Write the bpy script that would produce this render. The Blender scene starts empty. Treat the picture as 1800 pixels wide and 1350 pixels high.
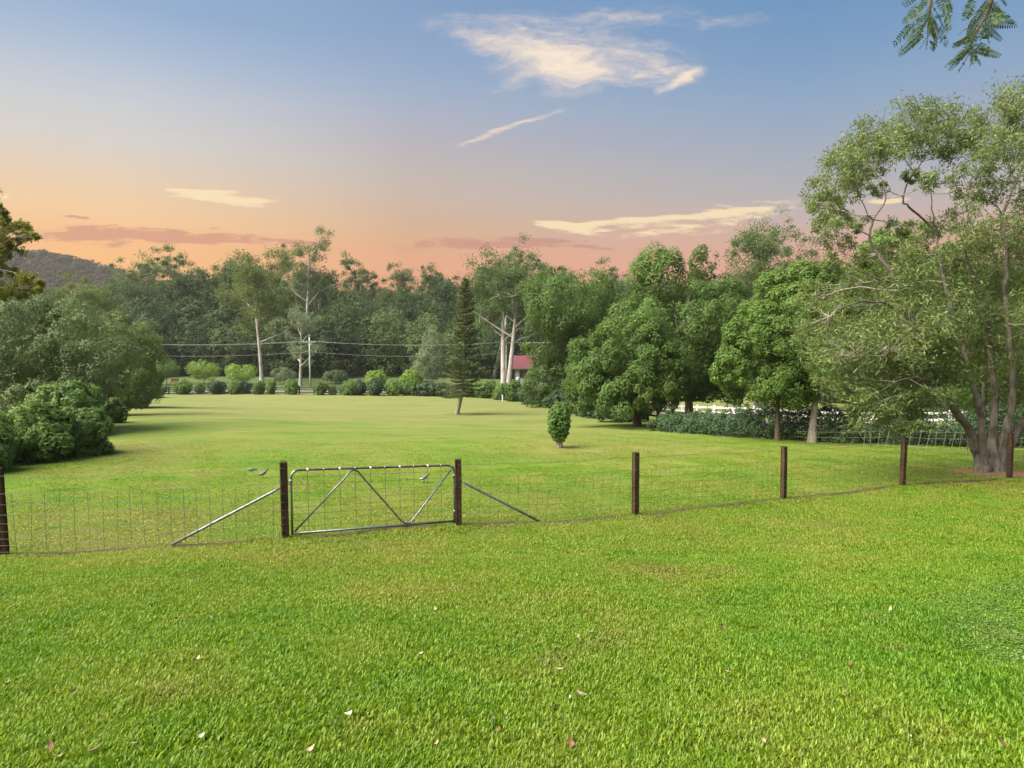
import bpy, math, random
import numpy as np
from mathutils import Vector, Matrix, Quaternion

sc = bpy.context.scene
col = sc.collection
random.seed(7)
RNG = np.random.default_rng(11)

# ------------------------------------------------------------------ camera
F = 1150.0                      # focal length in photograph pixels (1800 wide)
PITCH = math.atan(85.0 / F)
EYE = np.array([0.0, 0.0, 1.6])
cd = bpy.data.cameras.new("camera")
cam = bpy.data.objects.new("camera", cd)
col.objects.link(cam)
cam.location = EYE
cam.rotation_euler = (math.pi / 2 - PITCH, 0, 0)
cd.sensor_width = 36.0
cd.lens = 36.0 * F / 1800.0
cd.clip_start = 0.05
cd.clip_end = 9000
sc.camera = cam

# ------------------------------------------------------------------ light and exposure
EV = 1.75
HAZE = 0.0002
SUN_AZ, SUN_EL = math.radians(-110), math.radians(50)
sd = bpy.data.lights.new("sun", 'SUN')
sd.energy = 4.4
sd.angle = math.radians(62)
sd.color = (1.0, 0.90, 0.74)
sun = bpy.data.objects.new("sun", sd)
col.objects.link(sun)
_sd = Vector((math.sin(SUN_AZ) * math.cos(SUN_EL), math.cos(SUN_AZ) * math.cos(SUN_EL), math.sin(SUN_EL)))
sun.rotation_euler = _sd.to_track_quat('Z', 'Y').to_euler()
sun.location = (-40, -20, 60)

vs = sc.view_settings
sc.display_settings.display_device = 'sRGB'
vs.view_transform = 'Standard'
vs.look = 'None'
vs.exposure = EV
vs.gamma = 1.0
vs.use_curve_mapping = False
sc.render.engine = 'CYCLES'
sc.cycles.use_denoising = True
sc.cycles.max_bounces = 6
sc.cycles.diffuse_bounces = 3
sc.cycles.glossy_bounces = 2
sc.cycles.transmission_bounces = 3
sc.cycles.transparent_max_bounces = 4
sc.cycles.caustics_reflective = False
sc.cycles.caustics_refractive = False


def s2l(r, g, b):
    return tuple(((c / 255.0) / 12.92 if c / 255.0 <= 0.04045 else ((c / 255.0 + 0.055) / 1.055) ** 2.4) for c in (r, g, b))


def pdir(px, py):
    xc, yc = (px - 900.0) / F, (675.0 - py) / F
    c, s = math.cos(PITCH), math.sin(PITCH)
    return np.array([xc, c + yc * s, -s + yc * c])


class NT:
    """Tiny helper round a node tree."""
    def __init__(self, tree):
        self.t = tree
        self.n = tree.nodes
        self.l = tree.links

    def new(self, typ, **kw):
        nd = self.n.new(typ)
        for k, v in kw.items():
            setattr(nd, k, v)
        return nd

    def put(self, sock, v):
        if hasattr(v, 'is_output'):
            self.l.new(v, sock)
        elif v is not None:
            if sock.type == 'RGBA' and len(v) == 3:
                v = (*v, 1.0)
            sock.default_value = v

    def math(self, op, a, b=None, c=None, clamp=False):
        nd = self.new('ShaderNodeMath', operation=op, use_clamp=clamp)
        self.put(nd.inputs[0], a)
        if b is not None: self.put(nd.inputs[1], b)
        if c is not None: self.put(nd.inputs[2], c)
        return nd.outputs[0]

    def vmath(self, op, a, b=None, out=0):
        nd = self.new('ShaderNodeVectorMath', operation=op)
        self.put(nd.inputs[0], a)
        if b is not None: self.put(nd.inputs[1], b)
        return nd.outputs[out]

    def noise(self, vec=None, scale=5.0, detail=3.0, rough=0.55, dist=0.0, out=0):
        nd = self.new('ShaderNodeTexNoise')
        if vec is not None: self.put(nd.inputs['Vector'], vec)
        nd.inputs['Scale'].default_value = scale
        nd.inputs['Detail'].default_value = detail
        nd.inputs['Roughness'].default_value = rough
        nd.inputs['Distortion'].default_value = dist
        return nd.outputs[out]

    def ramp(self, fac, stops, interp='LINEAR'):
        nd = self.new('ShaderNodeValToRGB')
        nd.color_ramp.interpolation = interp
        e = nd.color_ramp.elements
        while len(e) > 1: e.remove(e[-1])
        e[0].position, e[0].color = stops[0][0], (*stops[0][1], 1)
        for p, c in stops[1:]:
            q = e.new(p)
            q.color = (*c, 1)
        self.put(nd.inputs[0], fac)
        return nd.outputs[0]

    def mix(self, fac, a, b, blend='MIX'):
        nd = self.new('ShaderNodeMix', data_type='RGBA', blend_type=blend)
        self.put(nd.inputs[0], fac)
        self.put(nd.inputs[6], a)
        self.put(nd.inputs[7], b)
        return nd.outputs[2]

    def maprange(self, v, a, b, c=0.0, d=1.0, smooth=True):
        nd = self.new('ShaderNodeMapRange', interpolation_type='SMOOTHSTEP' if smooth else 'LINEAR')
        self.put(nd.inputs['Value'], v)
        nd.inputs['From Min'].default_value = a
        nd.inputs['From Max'].default_value = b
        nd.inputs['To Min'].default_value = c
        nd.inputs['To Max'].default_value = d
        return nd.outputs[0]

    def mapping(self, vec, loc=(0, 0, 0), rot=(0, 0, 0), scale=(1, 1, 1), typ='POINT'):
        nd = self.new('ShaderNodeMapping', vector_type=typ)
        self.put(nd.inputs[0], vec)
        nd.inputs[1].default_value = loc
        nd.inputs[2].default_value = rot
        nd.inputs[3].default_value = scale
        return nd.outputs[0]


# ------------------------------------------------------------------ sky
def build_sky():
    w = bpy.data.worlds.new("World")
    sc.world = w
    w.use_nodes = True
    t = NT(w.node_tree)
    t.n.clear()
    d = t.new('ShaderNodeTexCoord').outputs['Generated']
    d = t.vmath('NORMALIZE', d)
    sp = t.new('ShaderNodeSeparateXYZ')
    t.put(sp.inputs[0], d)
    x, y, z = sp.outputs
    # elevation (0..1 of 90 degrees)
    el = t.math('MULTIPLY', t.math('ARCSINE', z), 2 / math.pi)
    def ramp_for(px, stops):
        out = []
        for py, c in stops:
            v = pdir(px, py); v = v / np.linalg.norm(v)
            out.append((max(0.0, math.asin(v[2]) * 2 / math.pi), s2l(*c)))
        out.sort()
        return out
    L = ramp_for(220, [(0, (146, 176, 212)), (80, (170, 191, 216)), (150, (196, 204, 216)), (200, (208, 210, 212)), (250, (217, 212, 205)),
                       (300, (230, 209, 186)), (340, (240, 208, 168)), (380, (249, 204, 152)), (420, (252, 192, 126)), (465, (254, 186, 108)), (560, (244, 166, 95))])
    M = ramp_for(720, [(0, (128, 161, 200)), (100, (146, 171, 205)), (150, (158, 178, 205)), (200, (174, 182, 200)), (250, (186, 182, 190)),
                       (300, (197, 186, 180)), (350, (207, 184, 168)), (400, (217, 178, 143)), (440, (230, 170, 128)), (480, (236, 163, 120)), (560, (232, 150, 115))])
    R = ramp_for(1390, [(0, (106, 151, 195)), (100, (123, 160, 199)), (170, (140, 169, 201)), (230, (156, 173, 196)), (290, (171, 178, 190)),
                        (340, (184, 181, 184)), (380, (198, 180, 176)), (420, (217, 174, 158)), (460, (228, 164, 142)), (560, (210, 150, 135))])
    zen = (1.0, s2l(92, 135, 188))
    L.append((0.62, s2l(118, 156, 204))); M.append((0.62, s2l(108, 148, 198))); R.append((0.62, s2l(98, 142, 193)))
    L.append(zen); M.append(zen); R.append(zen)
    cl, cm, cr = t.ramp(el, L), t.ramp(el, M), t.ramp(el, R)
    hl = t.math('SQRT', t.math('ADD', t.math('MULTIPLY', x, x), t.math('ADD', t.math('MULTIPLY', y, y), 1e-6)))
    c = t.math('DIVIDE', t.math('ADD', t.math('MULTIPLY', x, -0.7071), t.math('MULTIPLY', y, 0.7071)), hl)
    f1 = t.maprange(c, 0.374, 0.809, smooth=False)
    f2 = t.maprange(c, 0.809, 0.966, smooth=False)
    sky = t.mix(f2, t.mix(f1, cr, cm), cl)
    # clouds: strokes on the plane y = 1 in front (a cloud deck seen by direction)
    yc = t.math('MAXIMUM', y, 0.03)
    cb = t.new('ShaderNodeCombineXYZ')
    t.put(cb.inputs[0], t.math('DIVIDE', x, yc)); t.put(cb.inputs[1], t.math('DIVIDE', z, yc))
    uv = cb.outputs[0]
    n1 = t.noise(t.mapping(uv, rot=(0, 0, -0.15), scale=(5, 13, 1)), 1.0, 5, 0.6, out=1)
    n2 = t.noise(t.mapping(uv, loc=(3, 1, 0), rot=(0, 0, -0.2), scale=(18, 46, 1)), 1.0, 4, 0.62, out=1)
    off = t.vmath('ADD', t.vmath('MULTIPLY', t.vmath('SUBTRACT', n1, (0.5, 0.5, 0.5)), (0.10, 0.045, 0)),
                  t.vmath('MULTIPLY', t.vmath('SUBTRACT', n2, (0.5, 0.5, 0.5)), (0.035, 0.016, 0)))
    wuv = t.vmath('ADD', uv, off)
    n1s = t.noise(t.mapping(uv, loc=(1, 4, 0), scale=(6, 30, 1)), 1.0, 5, 0.6, out=1)
    offs = t.vmath('MULTIPLY', t.vmath('SUBTRACT', n1s, (0.5, 0.5, 0.5)), (0.06, 0.018, 0))
    suv = t.vmath('ADD', uv, offs)
    fib = t.noise(t.mapping(wuv, rot=(0, 0, -0.12), scale=(9, 42, 1)), 1.0, 6, 0.65)
    fib2 = t.noise(t.mapping(wuv, loc=(7, 2, 0), rot=(0, 0, -0.45), scale=(14, 60, 1)), 1.0, 5, 0.65)
    fibm = t.math('ADD', t.maprange(fib, 0.32, 0.68, 0.45, 1.1), t.maprange(fib2, 0.35, 0.7, -0.15, 0.15))
    patch = t.noise(t.mapping(uv, loc=(2, 9, 0), scale=(24, 80, 1)), 1.0, 6, 0.65)
    patchm = t.maprange(patch, 0.40, 0.56, 0.0, 1.0)

    def strokes(coord, items, core=0.15):
        acc = None
        for (px, py, a, b, ang, k) in items:
            v = pdir(px, py)
            m = t.mapping(coord, loc=(v[0] / v[1], v[2] / v[1], 0), rot=(0, 0, math.radians(ang)), scale=(a / F, b / F, 1), typ='TEXTURE')
            ln = t.vmath('LENGTH', m, out=1)
            g = t.maprange(ln, core, 1.0, k, 0.0)
            acc = g if acc is None else t.math('ADD', acc, g)
        return acc
    bright = strokes(wuv, [
        (845, 78, 120, 26, -14, .55), (930, 95, 150, 54, -10, .6), (985, 118, 150, 62, -6, .8), (1000, 112, 75, 38, -6, .5), (1090, 125, 190, 46, 1, .5), (1165, 130, 120, 36, 4, .45),
        (1195, 146, 66, 15, 32, 1.0), (1225, 128, 36, 17, 15, .6), (1150, 105, 110, 20, -12, .3), (1090, 82, 200, 30, -4, .28),
        (1000, 38, 260, 34, 6, .42), (1150, 34, 200, 26, 5, .36), (885, 145, 80, 14, 12, .4), (820, 40, 140, 26, 4, .28), (1290, 32, 150, 18, 4, .26), (1060, 75, 240, 34, -4, .3),
        (1080, 178, 60, 7, 28, .22), (835, 170, 60, 9, 10, .16)], 0.0)
    streak = strokes(suv, [(875, 232, 100, 7, 20, .55), (940, 210, 90, 12, 22, .4), (830, 250, 70, 4, 12, .3)], 0.0)
    low = strokes(suv, [(365, 337, 90, 8, -1, .9), (390, 350, 125, 10, -2, 1.0), (350, 344, 60, 14, -2, .4), (430, 360, 90, 7, -7, .45), (300, 335, 26, 4, 2, .5), (5, 347, 14, 5, 0, .7),
                        (985, 396, 60, 14, -4, .75), (1090, 390, 150, 9, 4, .45), (1230, 378, 170, 10, 6, .45), (1320, 365, 120, 20, 6, .4), (1120, 404, 210, 26, 2, .26), (1270, 388, 170, 26, 5, .28), (1010, 398, 90, 13, -7, .45), (1570, 353, 50, 5, 6, .8), (1540, 352, 40, 6, 6, .5), (1690, 335, 60, 12, 0, .5)], 0.2)
    pinkb = strokes(suv, [(1150, 405, 200, 24, 1, .6), (1280, 395, 140, 20, 3, .4), (1080, 412, 120, 14, -3, .4), (1200, 432, 180, 10, 2, .3), (1010, 418, 130, 9, -4, .45)], 0.1)
    mauve = strokes(suv, [(210, 414, 170, 24, -2, 1.1), (120, 412, 110, 18, 0, .8), (330, 419, 130, 17, -4, 1.0), (450, 424, 140, 10, -2, 1.0), (530, 426, 80, 5, -3, .7), (130, 380, 40, 4, -3, .8), (365, 405, 34, 4, 0, .7), (610, 354, 60, 4, 0, .4), (690, 355, 60, 3, 0, .35),
                          (865, 427, 170, 12, 0, 1.1), (950, 421, 110, 6, -1, .9), (1010, 433, 150, 6, -3, .8), (780, 432, 110, 8, 0, .8), (1110, 437, 130, 5, -2, .6), (680, 430, 40, 4, 0, .4), (720, 441, 40, 4, 0, .4)], 0.25)
    hi = t.noise(t.mapping(wuv, loc=(4, 6, 0), rot=(0, 0, 0.12), scale=(26, 95, 1)), 1.0, 7, 0.68)
    hi2 = t.noise(t.mapping(wuv, loc=(9, 1, 0), rot=(0, 0, -0.35), scale=(30, 80, 1)), 1.0, 6, 0.65)
    hs = t.noise(t.mapping(suv, loc=(2, 3, 0), scale=(22, 150, 1)), 1.0, 6, 0.65)

    bright = t.math('MULTIPLY', bright, 0.85); mauve = t.math('MULTIPLY', mauve, 0.62); low = t.math('MULTIPLY', low, 1.0); pinkb = t.math('MULTIPLY', pinkb, 1.5)

    def erode(g, n, amp, lo, hi_, n2=None, amp2=0.0):
        e = t.math('ADD', g, t.math('MULTIPLY', t.math('SUBTRACT', n, 0.5), amp))
        if n2 is not None: e = t.math('ADD', e, t.math('MULTIPLY', t.math('SUBTRACT', n2, 0.5), amp2))
        return t.math('MULTIPLY', t.maprange(e, lo, hi_), t.maprange(g, 0.0, 0.22))
    sky = t.mix(t.math('MULTIPLY', erode(pinkb, hs, 2.2, 0.12, 0.8), 0.75), sky, s2l(216, 176, 156))
    mcol = t.mix(f1, s2l(172, 132, 142), s2l(206, 138, 118))
    sky = t.mix(t.math('MULTIPLY', erode(mauve, patch, 2.8, 0.15, 0.75, hs, 1.6), 0.72), sky, mcol)
    sky = t.mix(t.math('MULTIPLY', erode(bright, hi, 1.5, -0.05, 1.05, fib, 1.2), 0.66), sky, s2l(240, 222, 210))
    sky = t.mix(erode(bright, hi, 1.7, 0.50, 1.65, hi2, 1.3), sky, s2l(255, 238, 214))
    sky = t.mix(t.math('MULTIPLY', erode(streak, hi2, 1.3, 0.10, 0.75, hi, .6), 0.8), sky, s2l(244, 222, 206))
    sky = t.mix(t.math('MULTIPLY', erode(low, hs, 2.4, 0.15, 0.75, fib, 1.0), 0.95), sky, s2l(255, 231, 184))
    bg = t.new('ShaderNodeBackground')
    t.put(bg.inputs[0], sky)
    bg.inputs[1].default_value = 0.95 * 2.0 ** -EV
    out = t.new('ShaderNodeOutputWorld')
    t.l.new(bg.outputs[0], out.inputs[0])


build_sky()

# ------------------------------------------------------------------ terrain function
_KD = np.array([-60, -30, -8, 0, 4, 9, 11.5, 14, 16.5, 20, 30, 50, 75, 92, 100, 110, 125, 165, 200, 240, 300, 420, 700, 3500])
_KZ = np.array([3.0, 1.5, -0.5, -1.6, -2.2, -3.05, -3.38, -3.53, -3.64, -3.87, -4.5, -5.95, -7.75, -9.0, -9.45, -9.65, -9.75, -9.8, -7.0, -3.0, 2, 8, 14, 20])
_yy = np.arange(-60, 3500, 0.5)
_zz = np.interp(_yy, _KD, _KZ)
_k = np.exp(-0.5 * (np.arange(-8, 9) / 2.6) ** 2); _k /= _k.sum()
_zz = np.convolve(np.pad(_zz, 8, mode='edge'), _k, mode='valid')


def G(x, y):
    x = np.asarray(x, float); y = np.asarray(y, float)
    z = np.interp(y, _yy, _zz)
    w = np.clip((y + 5) / 10, 0, 1)
    z = z + w * (0.05 * np.sin(0.55 * x + 0.9) * np.sin(0.41 * y + 2.1) + 0.025 * np.sin(1.3 * x - 0.7 * y) + 0.012 * np.sin(2.9 * x + 1.7 * y + 1))
    z = z + 0.16 * np.sin(0.13 * x + 0.11 * y) * np.clip((y - 20) / 20, 0, 1)
    sx = np.clip((x - 7) / 9, 0, 1); sy = np.clip((y - 31) / 14, 0, 1) * np.clip((120 - y) / 40, 0, 1)
    z = z - 0.85 * sx * sx * (3 - 2 * sx) * sy * sy * (3 - 2 * sy)
    return z + 1.6


def gz(x, y):
    return float(G(x, y))


def at(px, py, d):
    """World point on the ray of a photograph pixel at depth d (metres in front of the camera)."""
    v = pdir(px, py)
    return EYE + v * (d / v[1])


def gpt(px, py):
    """Where the ray of a pixel meets the ground."""
    v = pdir(px, py); v = v / v[1]
    ds = np.arange(1.0, 400, 0.02)
    h = EYE[2] + v[2] * ds - G(v[0] * ds, ds)
    i = int(np.argmax(h < 0))
    d = ds[i]
    return np.array([v[0] * d, d, gz(v[0] * d, d)])


# ------------------------------------------------------------------ mesh helpers
def mesh_from(name, V, Fq, mats=None, smooth=False, mat_idx=None):
    """V (n,3); Fq list of faces or an (m,k) array."""
    me = bpy.data.meshes.new(name)
    V = np.asarray(V, np.float32)
    if isinstance(Fq, np.ndarray):
        m, k = Fq.shape
        me.vertices.add(len(V)); me.vertices.foreach_set('co', V.ravel())
        me.loops.add(m * k); me.loops.foreach_set('vertex_index', Fq.astype(np.int32).ravel())
        me.polygons.add(m)
        me.polygons.foreach_set('loop_start', np.arange(0, m * k, k, dtype=np.int32))
        me.update(calc_edges=True)
    else:
        me.from_pydata(V.tolist(), [], Fq)
        me.update()
    for mt in (mats or []): me.materials.append(mt)
    if smooth: me.polygons.foreach_set('use_smooth', np.ones(len(me.polygons), bool))
    if mat_idx is not None: me.polygons.foreach_set('material_index', np.asarray(mat_idx, np.int32))
    return me


def obj(name, me, parent=None, loc=(0, 0, 0), rot=(0, 0, 0), scale=None):
    o = bpy.data.objects.new(name, me)
    col.objects.link(o)
    o.parent = parent
    o.location = loc
    o.rotation_euler = rot
    if scale is not None: o.scale = scale
    return o


def tag(o, label=None, cat=None, group=None, kind=None):
    if label: o['label'] = label
    if cat: o['category'] = cat
    if group: o['group'] = group
    if kind: o['kind'] = kind
    return o


def thing(name, label, cat, loc, group=None, rotz=0.0):
    o = bpy.data.objects.new(name, None)
    o.empty_display_size = 0.2
    col.objects.link(o)
    o.location = loc
    o.rotation_euler = (0, 0, rotz)
    return tag(o, label, cat, group)


def copy_tree(o, parent=None):
    c = o.copy(); col.objects.link(c); c.parent = parent
    for ch in list(o.children): copy_tree(ch, c)
    return c


class MB:
    """Collects primitives, then builds them as one mesh."""
    def __init__(self): self.V, self.F, self.n = [], [], 0

    def add(self, V, Fc):
        V = np.asarray(V, float)
        self.V.append(V)
        self.F += [tuple(i + self.n for i in f) for f in Fc]
        self.n += len(V)

    def box(self, c, s, R=None):
        c = np.asarray(c, float); h = np.asarray(s, float) / 2
        P = np.array([[sx, sy, sz] for sx in (-1, 1) for sy in (-1, 1) for sz in (-1, 1)], float) * h
        if R is not None: P = P @ np.asarray(R).T
        self.add(P + c, [(0, 1, 3, 2), (4, 6, 7, 5), (0, 4, 5, 1), (2, 3, 7, 6), (0, 2, 6, 4), (1, 5, 7, 3)])
        return self

    def tube(self, pts, r, sides=8, caps=True, closed=False):
        pts = np.asarray(pts, float); n = len(pts)
        r = np.full(n, r, float) if np.isscalar(r) else np.asarray(r, float)
        T = np.gradient(pts, axis=0)
        if closed: T = np.roll(pts, -1, 0) - np.roll(pts, 1, 0)
        T /= np.linalg.norm(T, axis=1)[:, None] + 1e-12
        ref = np.array([0, 0, 1.0]) if abs(T[0][2]) < 0.9 else np.array([1.0, 0, 0])
        u = np.cross(T[0], ref); u /= np.linalg.norm(u)
        ang = np.arange(sides) * 2 * math.pi / sides
        V = np.zeros((n, sides, 3))
        for i in range(n):
            u = u - T[i] * np.dot(u, T[i]); u /= np.linalg.norm(u) + 1e-12
            w = np.cross(T[i], u)
            V[i] = pts[i] + r[i] * (np.cos(ang)[:, None] * u + np.sin(ang)[:, None] * w)
        Fc = []
        for i in range(n if closed else n - 1):
            a, b = i * sides, ((i + 1) % n) * sides
            for j in range(sides):
                k = (j + 1) % sides
                Fc.append((a + j, a + k, b + k, b + j))
        if caps and not closed:
            Fc.append(tuple(range(sides - 1, -1, -1)))
            Fc.append(tuple((n - 1) * sides + j for j in range(sides)))
        self.add(V.reshape(-1, 3), Fc)
        return self

    def mesh(self, name, mat, smooth=False):
        return mesh_from(name, np.concatenate(self.V), self.F, [mat] if mat else None, smooth)

    def build(self, name, mat, parent=None, smooth=False, loc=(0, 0, 0)):
        return obj(name, self.mesh(name, mat, smooth), parent, loc)


def bez(p0, p1, bend, n=7):
    p0, p1, bend = map(lambda a: np.asarray(a, float), (p0, p1, bend))
    t = np.linspace(0, 1, n)[:, None]
    m = (p0 + p1) / 2 + bend
    return (1 - t) ** 2 * p0 + 2 * t * (1 - t) * m + t ** 2 * p1


def spline(P, n=5):
    """Catmull-Rom through points."""
    P = np.asarray(P, float)
    if len(P) < 3:
        return np.array([P[0] + (P[-1] - P[0]) * k / (n) for k in range(n + 1)])
    Q = np.vstack([2 * P[0] - P[1], P, 2 * P[-1] - P[-2]])
    out = []
    for i in range(1, len(Q) - 2):
        for k in range(n):
            t = k / n
            a, b, c, d = Q[i - 1], Q[i], Q[i + 1], Q[i + 2]
            out.append(0.5 * (2 * b + (c - a) * t + (2 * a - 5 * b + 4 * c - d) * t * t + (3 * b - a - 3 * c + d) * t ** 3))
    out.append(P[-1])
    return np.array(out)


# ------------------------------------------------------------------ materials
def new_mat(name):
    m = bpy.data.materials.new(name)
    m.use_nodes = True
    t = NT(m.node_tree)
    t.n.clear()
    out = t.new('ShaderNodeOutputMaterial')
    return m, t, out


def principled(t, out, colr, rough=0.7, metal=0.0, spec=0.4, bump=None, bstr=0.3, bdist=0.02):
    p = t.new('ShaderNodeBsdfPrincipled')
    t.put(p.inputs['Base Color'], colr)
    t.put(p.inputs['Roughness'], rough)
    p.inputs['Metallic'].default_value = metal
    p.inputs['Specular IOR Level'].default_value = spec
    if bump is not None:
        b = t.new('ShaderNodeBump')
        b.inputs['Strength'].default_value = bstr
        b.inputs['Distance'].default_value = bdist
        t.put(b.inputs['Height'], bump)
        t.l.new(b.outputs[0], p.inputs['Normal'])
    if out is not None: t.l.new(p.outputs[0], out.inputs[0])
    return p


def leaf_mat(name, stops, trans=0.35, rough=0.55, spec=0.25, nscale=0.35, namp=0.35, tcol=None):
    """Foliage: colour per leaf (random per island), slow drift over the crown and from tree to tree."""
    m, t, out = new_mat(name)
    geo = t.new('ShaderNodeNewGeometry')
    oi = t.new('ShaderNodeObjectInfo')
    rnd = geo.outputs['Random Per Island']
    n = t.noise(geo.outputs['Position'], nscale, 3, 0.6)
    f = t.math('ADD', t.math('MULTIPLY', rnd, 0.55), t.maprange(n, 0.3, 0.7, -namp * 0.2, namp, smooth=False))
    f = t.math('ADD', f, t.math('MULTIPLY', t.math('SUBTRACT', oi.outputs['Random'], 0.5), 0.30), clamp=True)
    c = t.ramp(f, [(i / (len(stops) - 1), s) for i, s in enumerate(stops)])
    p = principled(t, None, c, rough, 0, spec)
    tr = t.new('ShaderNodeBsdfTranslucent')
    t.put(tr.inputs[0], t.mix(0.6, c, tcol or tuple(min(1, v * 1.6) for v in stops[-1])))
    ms = t.new('ShaderNodeMixShader')
    ms.inputs[0].default_value = trans
    t.l.new(p.outputs[0], ms.inputs[1]); t.l.new(tr.outputs[0], ms.inputs[2])
    t.l.new(ms.outputs[0], out.inputs[0])
    return m


def bark_mat(name, c1, c2, scale=3.0, stretch=6.0, bstr=0.6, bdist=0.03, rough=0.85):
    m, t, out = new_mat(name)
    co = t.new('ShaderNodeTexCoord').outputs['Object']
    v = t.mapping(co, scale=(stretch * scale, stretch * scale, scale))
    n = t.noise(v, 1.0, 5, 0.65, 0.6)
    n2 = t.noise(co, scale * 0.6, 4, 0.6)
    c = t.ramp(t.math('ADD', t.math('MULTIPLY', n, 0.6), t.math('MULTIPLY', n2, 0.4)), [(0.36, c1), (0.62, c2)])
    principled(t, out, c, rough, 0, 0.2, n, bstr, bdist)
    return m


def plain_mat(name, c1, c2=None, scale=8.0, rough=0.7, metal=0.0, spec=0.4, bstr=0.15, bdist=0.005):
    m, t, out = new_mat(name)
    co = t.new('ShaderNodeTexCoord').outputs['Object']
    n = t.noise(co, scale, 4, 0.6)
    c = t.ramp(n, [(0.35, c1), (0.65, c2 or tuple(v * 1.25 for v in c1))])
    principled(t, out, c, rough, metal, spec, n, bstr, bdist)
    return m


M = {}
M['dark_leaf'] = leaf_mat('dark_rounded_foliage', [(.042, .080, .021), (.080, .142, .032), (.155, .235, .050)], 0.30, 0.6, 0.18, 0.30)
M['bright_leaf'] = leaf_mat('bright_rounded_foliage', [(.052, .100, .022), (.098, .172, .036), (.18, .27, .055)], 0.35, 0.55, 0.2, 0.35)
M['acacia_leaf'] = leaf_mat('acacia_foliage', [(.044, .080, .024), (.084, .136, .038), (.155, .210, .062), (.27, .28, .095)], 0.25, 0.5, 0.3, 0.5, 0.25)
M['gum_leaf'] = leaf_mat('gum_foliage', [(.045, .084, .028), (.078, .128, .040), (.125, .180, .058)], 0.3, 0.6, 0.2, 0.12)
M['gum_olive'] = leaf_mat('olive_gum_foliage', [(.062, .092, .026), (.102, .142, .038), (.155, .195, .055)], 0.35, 0.6, 0.2, 0.15)
M['wood_leaf'] = leaf_mat('forest_foliage', [(.024, .048, .020), (.043, .078, .028), (.072, .114, .036)], 0.25, 0.65, 0.15, 0.10)
M['grey_leaf'] = leaf_mat('grey_green_foliage', [(.058, .096, .044), (.098, .148, .058), (.155, .21, .078)], 0.3, 0.55, 0.25, 0.35)
M['olive_leaf'] = leaf_mat('olive_green_foliage', [(.055, .095, .032), (.095, .150, .045), (.16, .215, .065)], 0.35, 0.55, 0.25, 0.35)
M['lime_dark'] = leaf_mat('light_green_foliage', [(.075, .135, .030), (.125, .210, .042), (.20, .29, .065)], 0.38, 0.55, 0.25, 0.35)
M['edge_leaf'] = leaf_mat('sunlit_gum_foliage', [(.085, .105, .022), (.14, .165, .032), (.21, .22, .045)], 0.5, 0.55, 0.2, 0.5)  # brighter gum leaf colours, with the sky's backlight put into them
M['pale_leaf'] = leaf_mat('pale_foliage', [(.10, .14, .075), (.145, .19, .10), (.20, .25, .13)], 0.35, 0.6, 0.2, 0.3)
M['lime_leaf'] = leaf_mat('lime_foliage', [(.10, .18, .03), (.17, .28, .045), (.26, .36, .07)], 0.4, 0.5, 0.25, 0.4)
M['pine_leaf'] = leaf_mat('pine_foliage', [(.080, .108, .046), (.115, .150, .060), (.165, .20, .075)], 0.2, 0.6, 0.2, 0.3)
M['hedge_leaf'] = leaf_mat('hedge_foliage', [(.024, .052, .022), (.046, .092, .034), (.09, .155, .055)], 0.22, 0.5, 0.28, 0.5)
M['shrub_leaf'] = leaf_mat('shrub_foliage', [(.045, .100, .026), (.095, .18, .038), (.20, .30, .055)], 0.33, 0.5, 0.3, 1.0, 0.4)
M['frond_leaf'] = leaf_mat('frond_foliage', [(.030, .055, .012), (.055, .095, .018), (.09, .13, .025)], 0.4, 0.5, 0.3, 2.0)
M['bark_dark'] = bark_mat('dark_bark', (.050, .038, .030), (.14, .110, .085))
M['bark_acacia'] = bark_mat('acacia_bark', (.038, .032, .026), (.215, .190, .160), 2.2, 5, 1.0, 0.05)
M['bark_pale'] = bark_mat('pale_twig_bark', (.14, .125, .105), (.34, .31, .27), 2.2, 4, 0.3)
M['bark_grey'] = bark_mat('grey_bark', (.13, .115, .095), (.30, .27, .225), 2.0, 4)
M['bark_white'] = bark_mat('white_gum_bark', (.25, .23, .205), (.54, .51, .47), 0.7, 2.5, 0.15)
M['wood_post'] = bark_mat('stained_post_wood', (.018, .011, .008), (.082, .046, .027), 4.0, 9.0, 0.5, 0.006, 0.7)
M['dark_rail'] = plain_mat('dark_rail_paint', (.018, .015, .013), (.035, .030, .026))
M['white_rail'] = plain_mat('white_rail_paint', (.72, .72, .70), (.82, .82, .80))
M['galv'] = plain_mat('galvanised_steel', (.16, .17, .19), (.25, .265, .29), 14, 0.38, 0.6)
M['galv_brown'] = plain_mat('weathered_gate_rail', (.07, .055, .045), (.17, .15, .13), 20, 0.5, 0.4)
M['wire'] = plain_mat('fence_wire', (.085, .085, .08), (.14, .14, .13), 20, 0.5, 0.4)
M['wire_light'] = plain_mat('pale_fence_wire', (.30, .28, .25), (.40, .38, .34), 20, 0.5, 0.3)
M['cable'] = plain_mat('power_cable', (.20, .21, .22), (.28, .29, .30), 3, 0.6)
M['pole'] = plain_mat('pale_green_pole', (.30, .38, .37), (.40, .47, .45), 2, 0.7)
M['concrete'] = plain_mat('pole_crossarm', (.24, .23, .21), (.34, .33, .30), 3, 0.8)
M['asphalt'] = plain_mat('asphalt_road', (.11, .11, .115), (.17, .17, .175), 1.5, 0.85)
M['soil'] = plain_mat('bare_soil', (.045, .040, .022), (.095, .085, .040), 7, 0.95, 0, 0.1, 0.8, 0.03)
M['litter'] = plain_mat('bark_litter', (.14, .075, .040), (.26, .16, .085), 22, 0.95, 0, 0.1, 0.8, 0.02)
M['bird'] = plain_mat('bird_grey', (.06, .06, .07), (.16, .155, .16), 25, 0.7)
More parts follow.
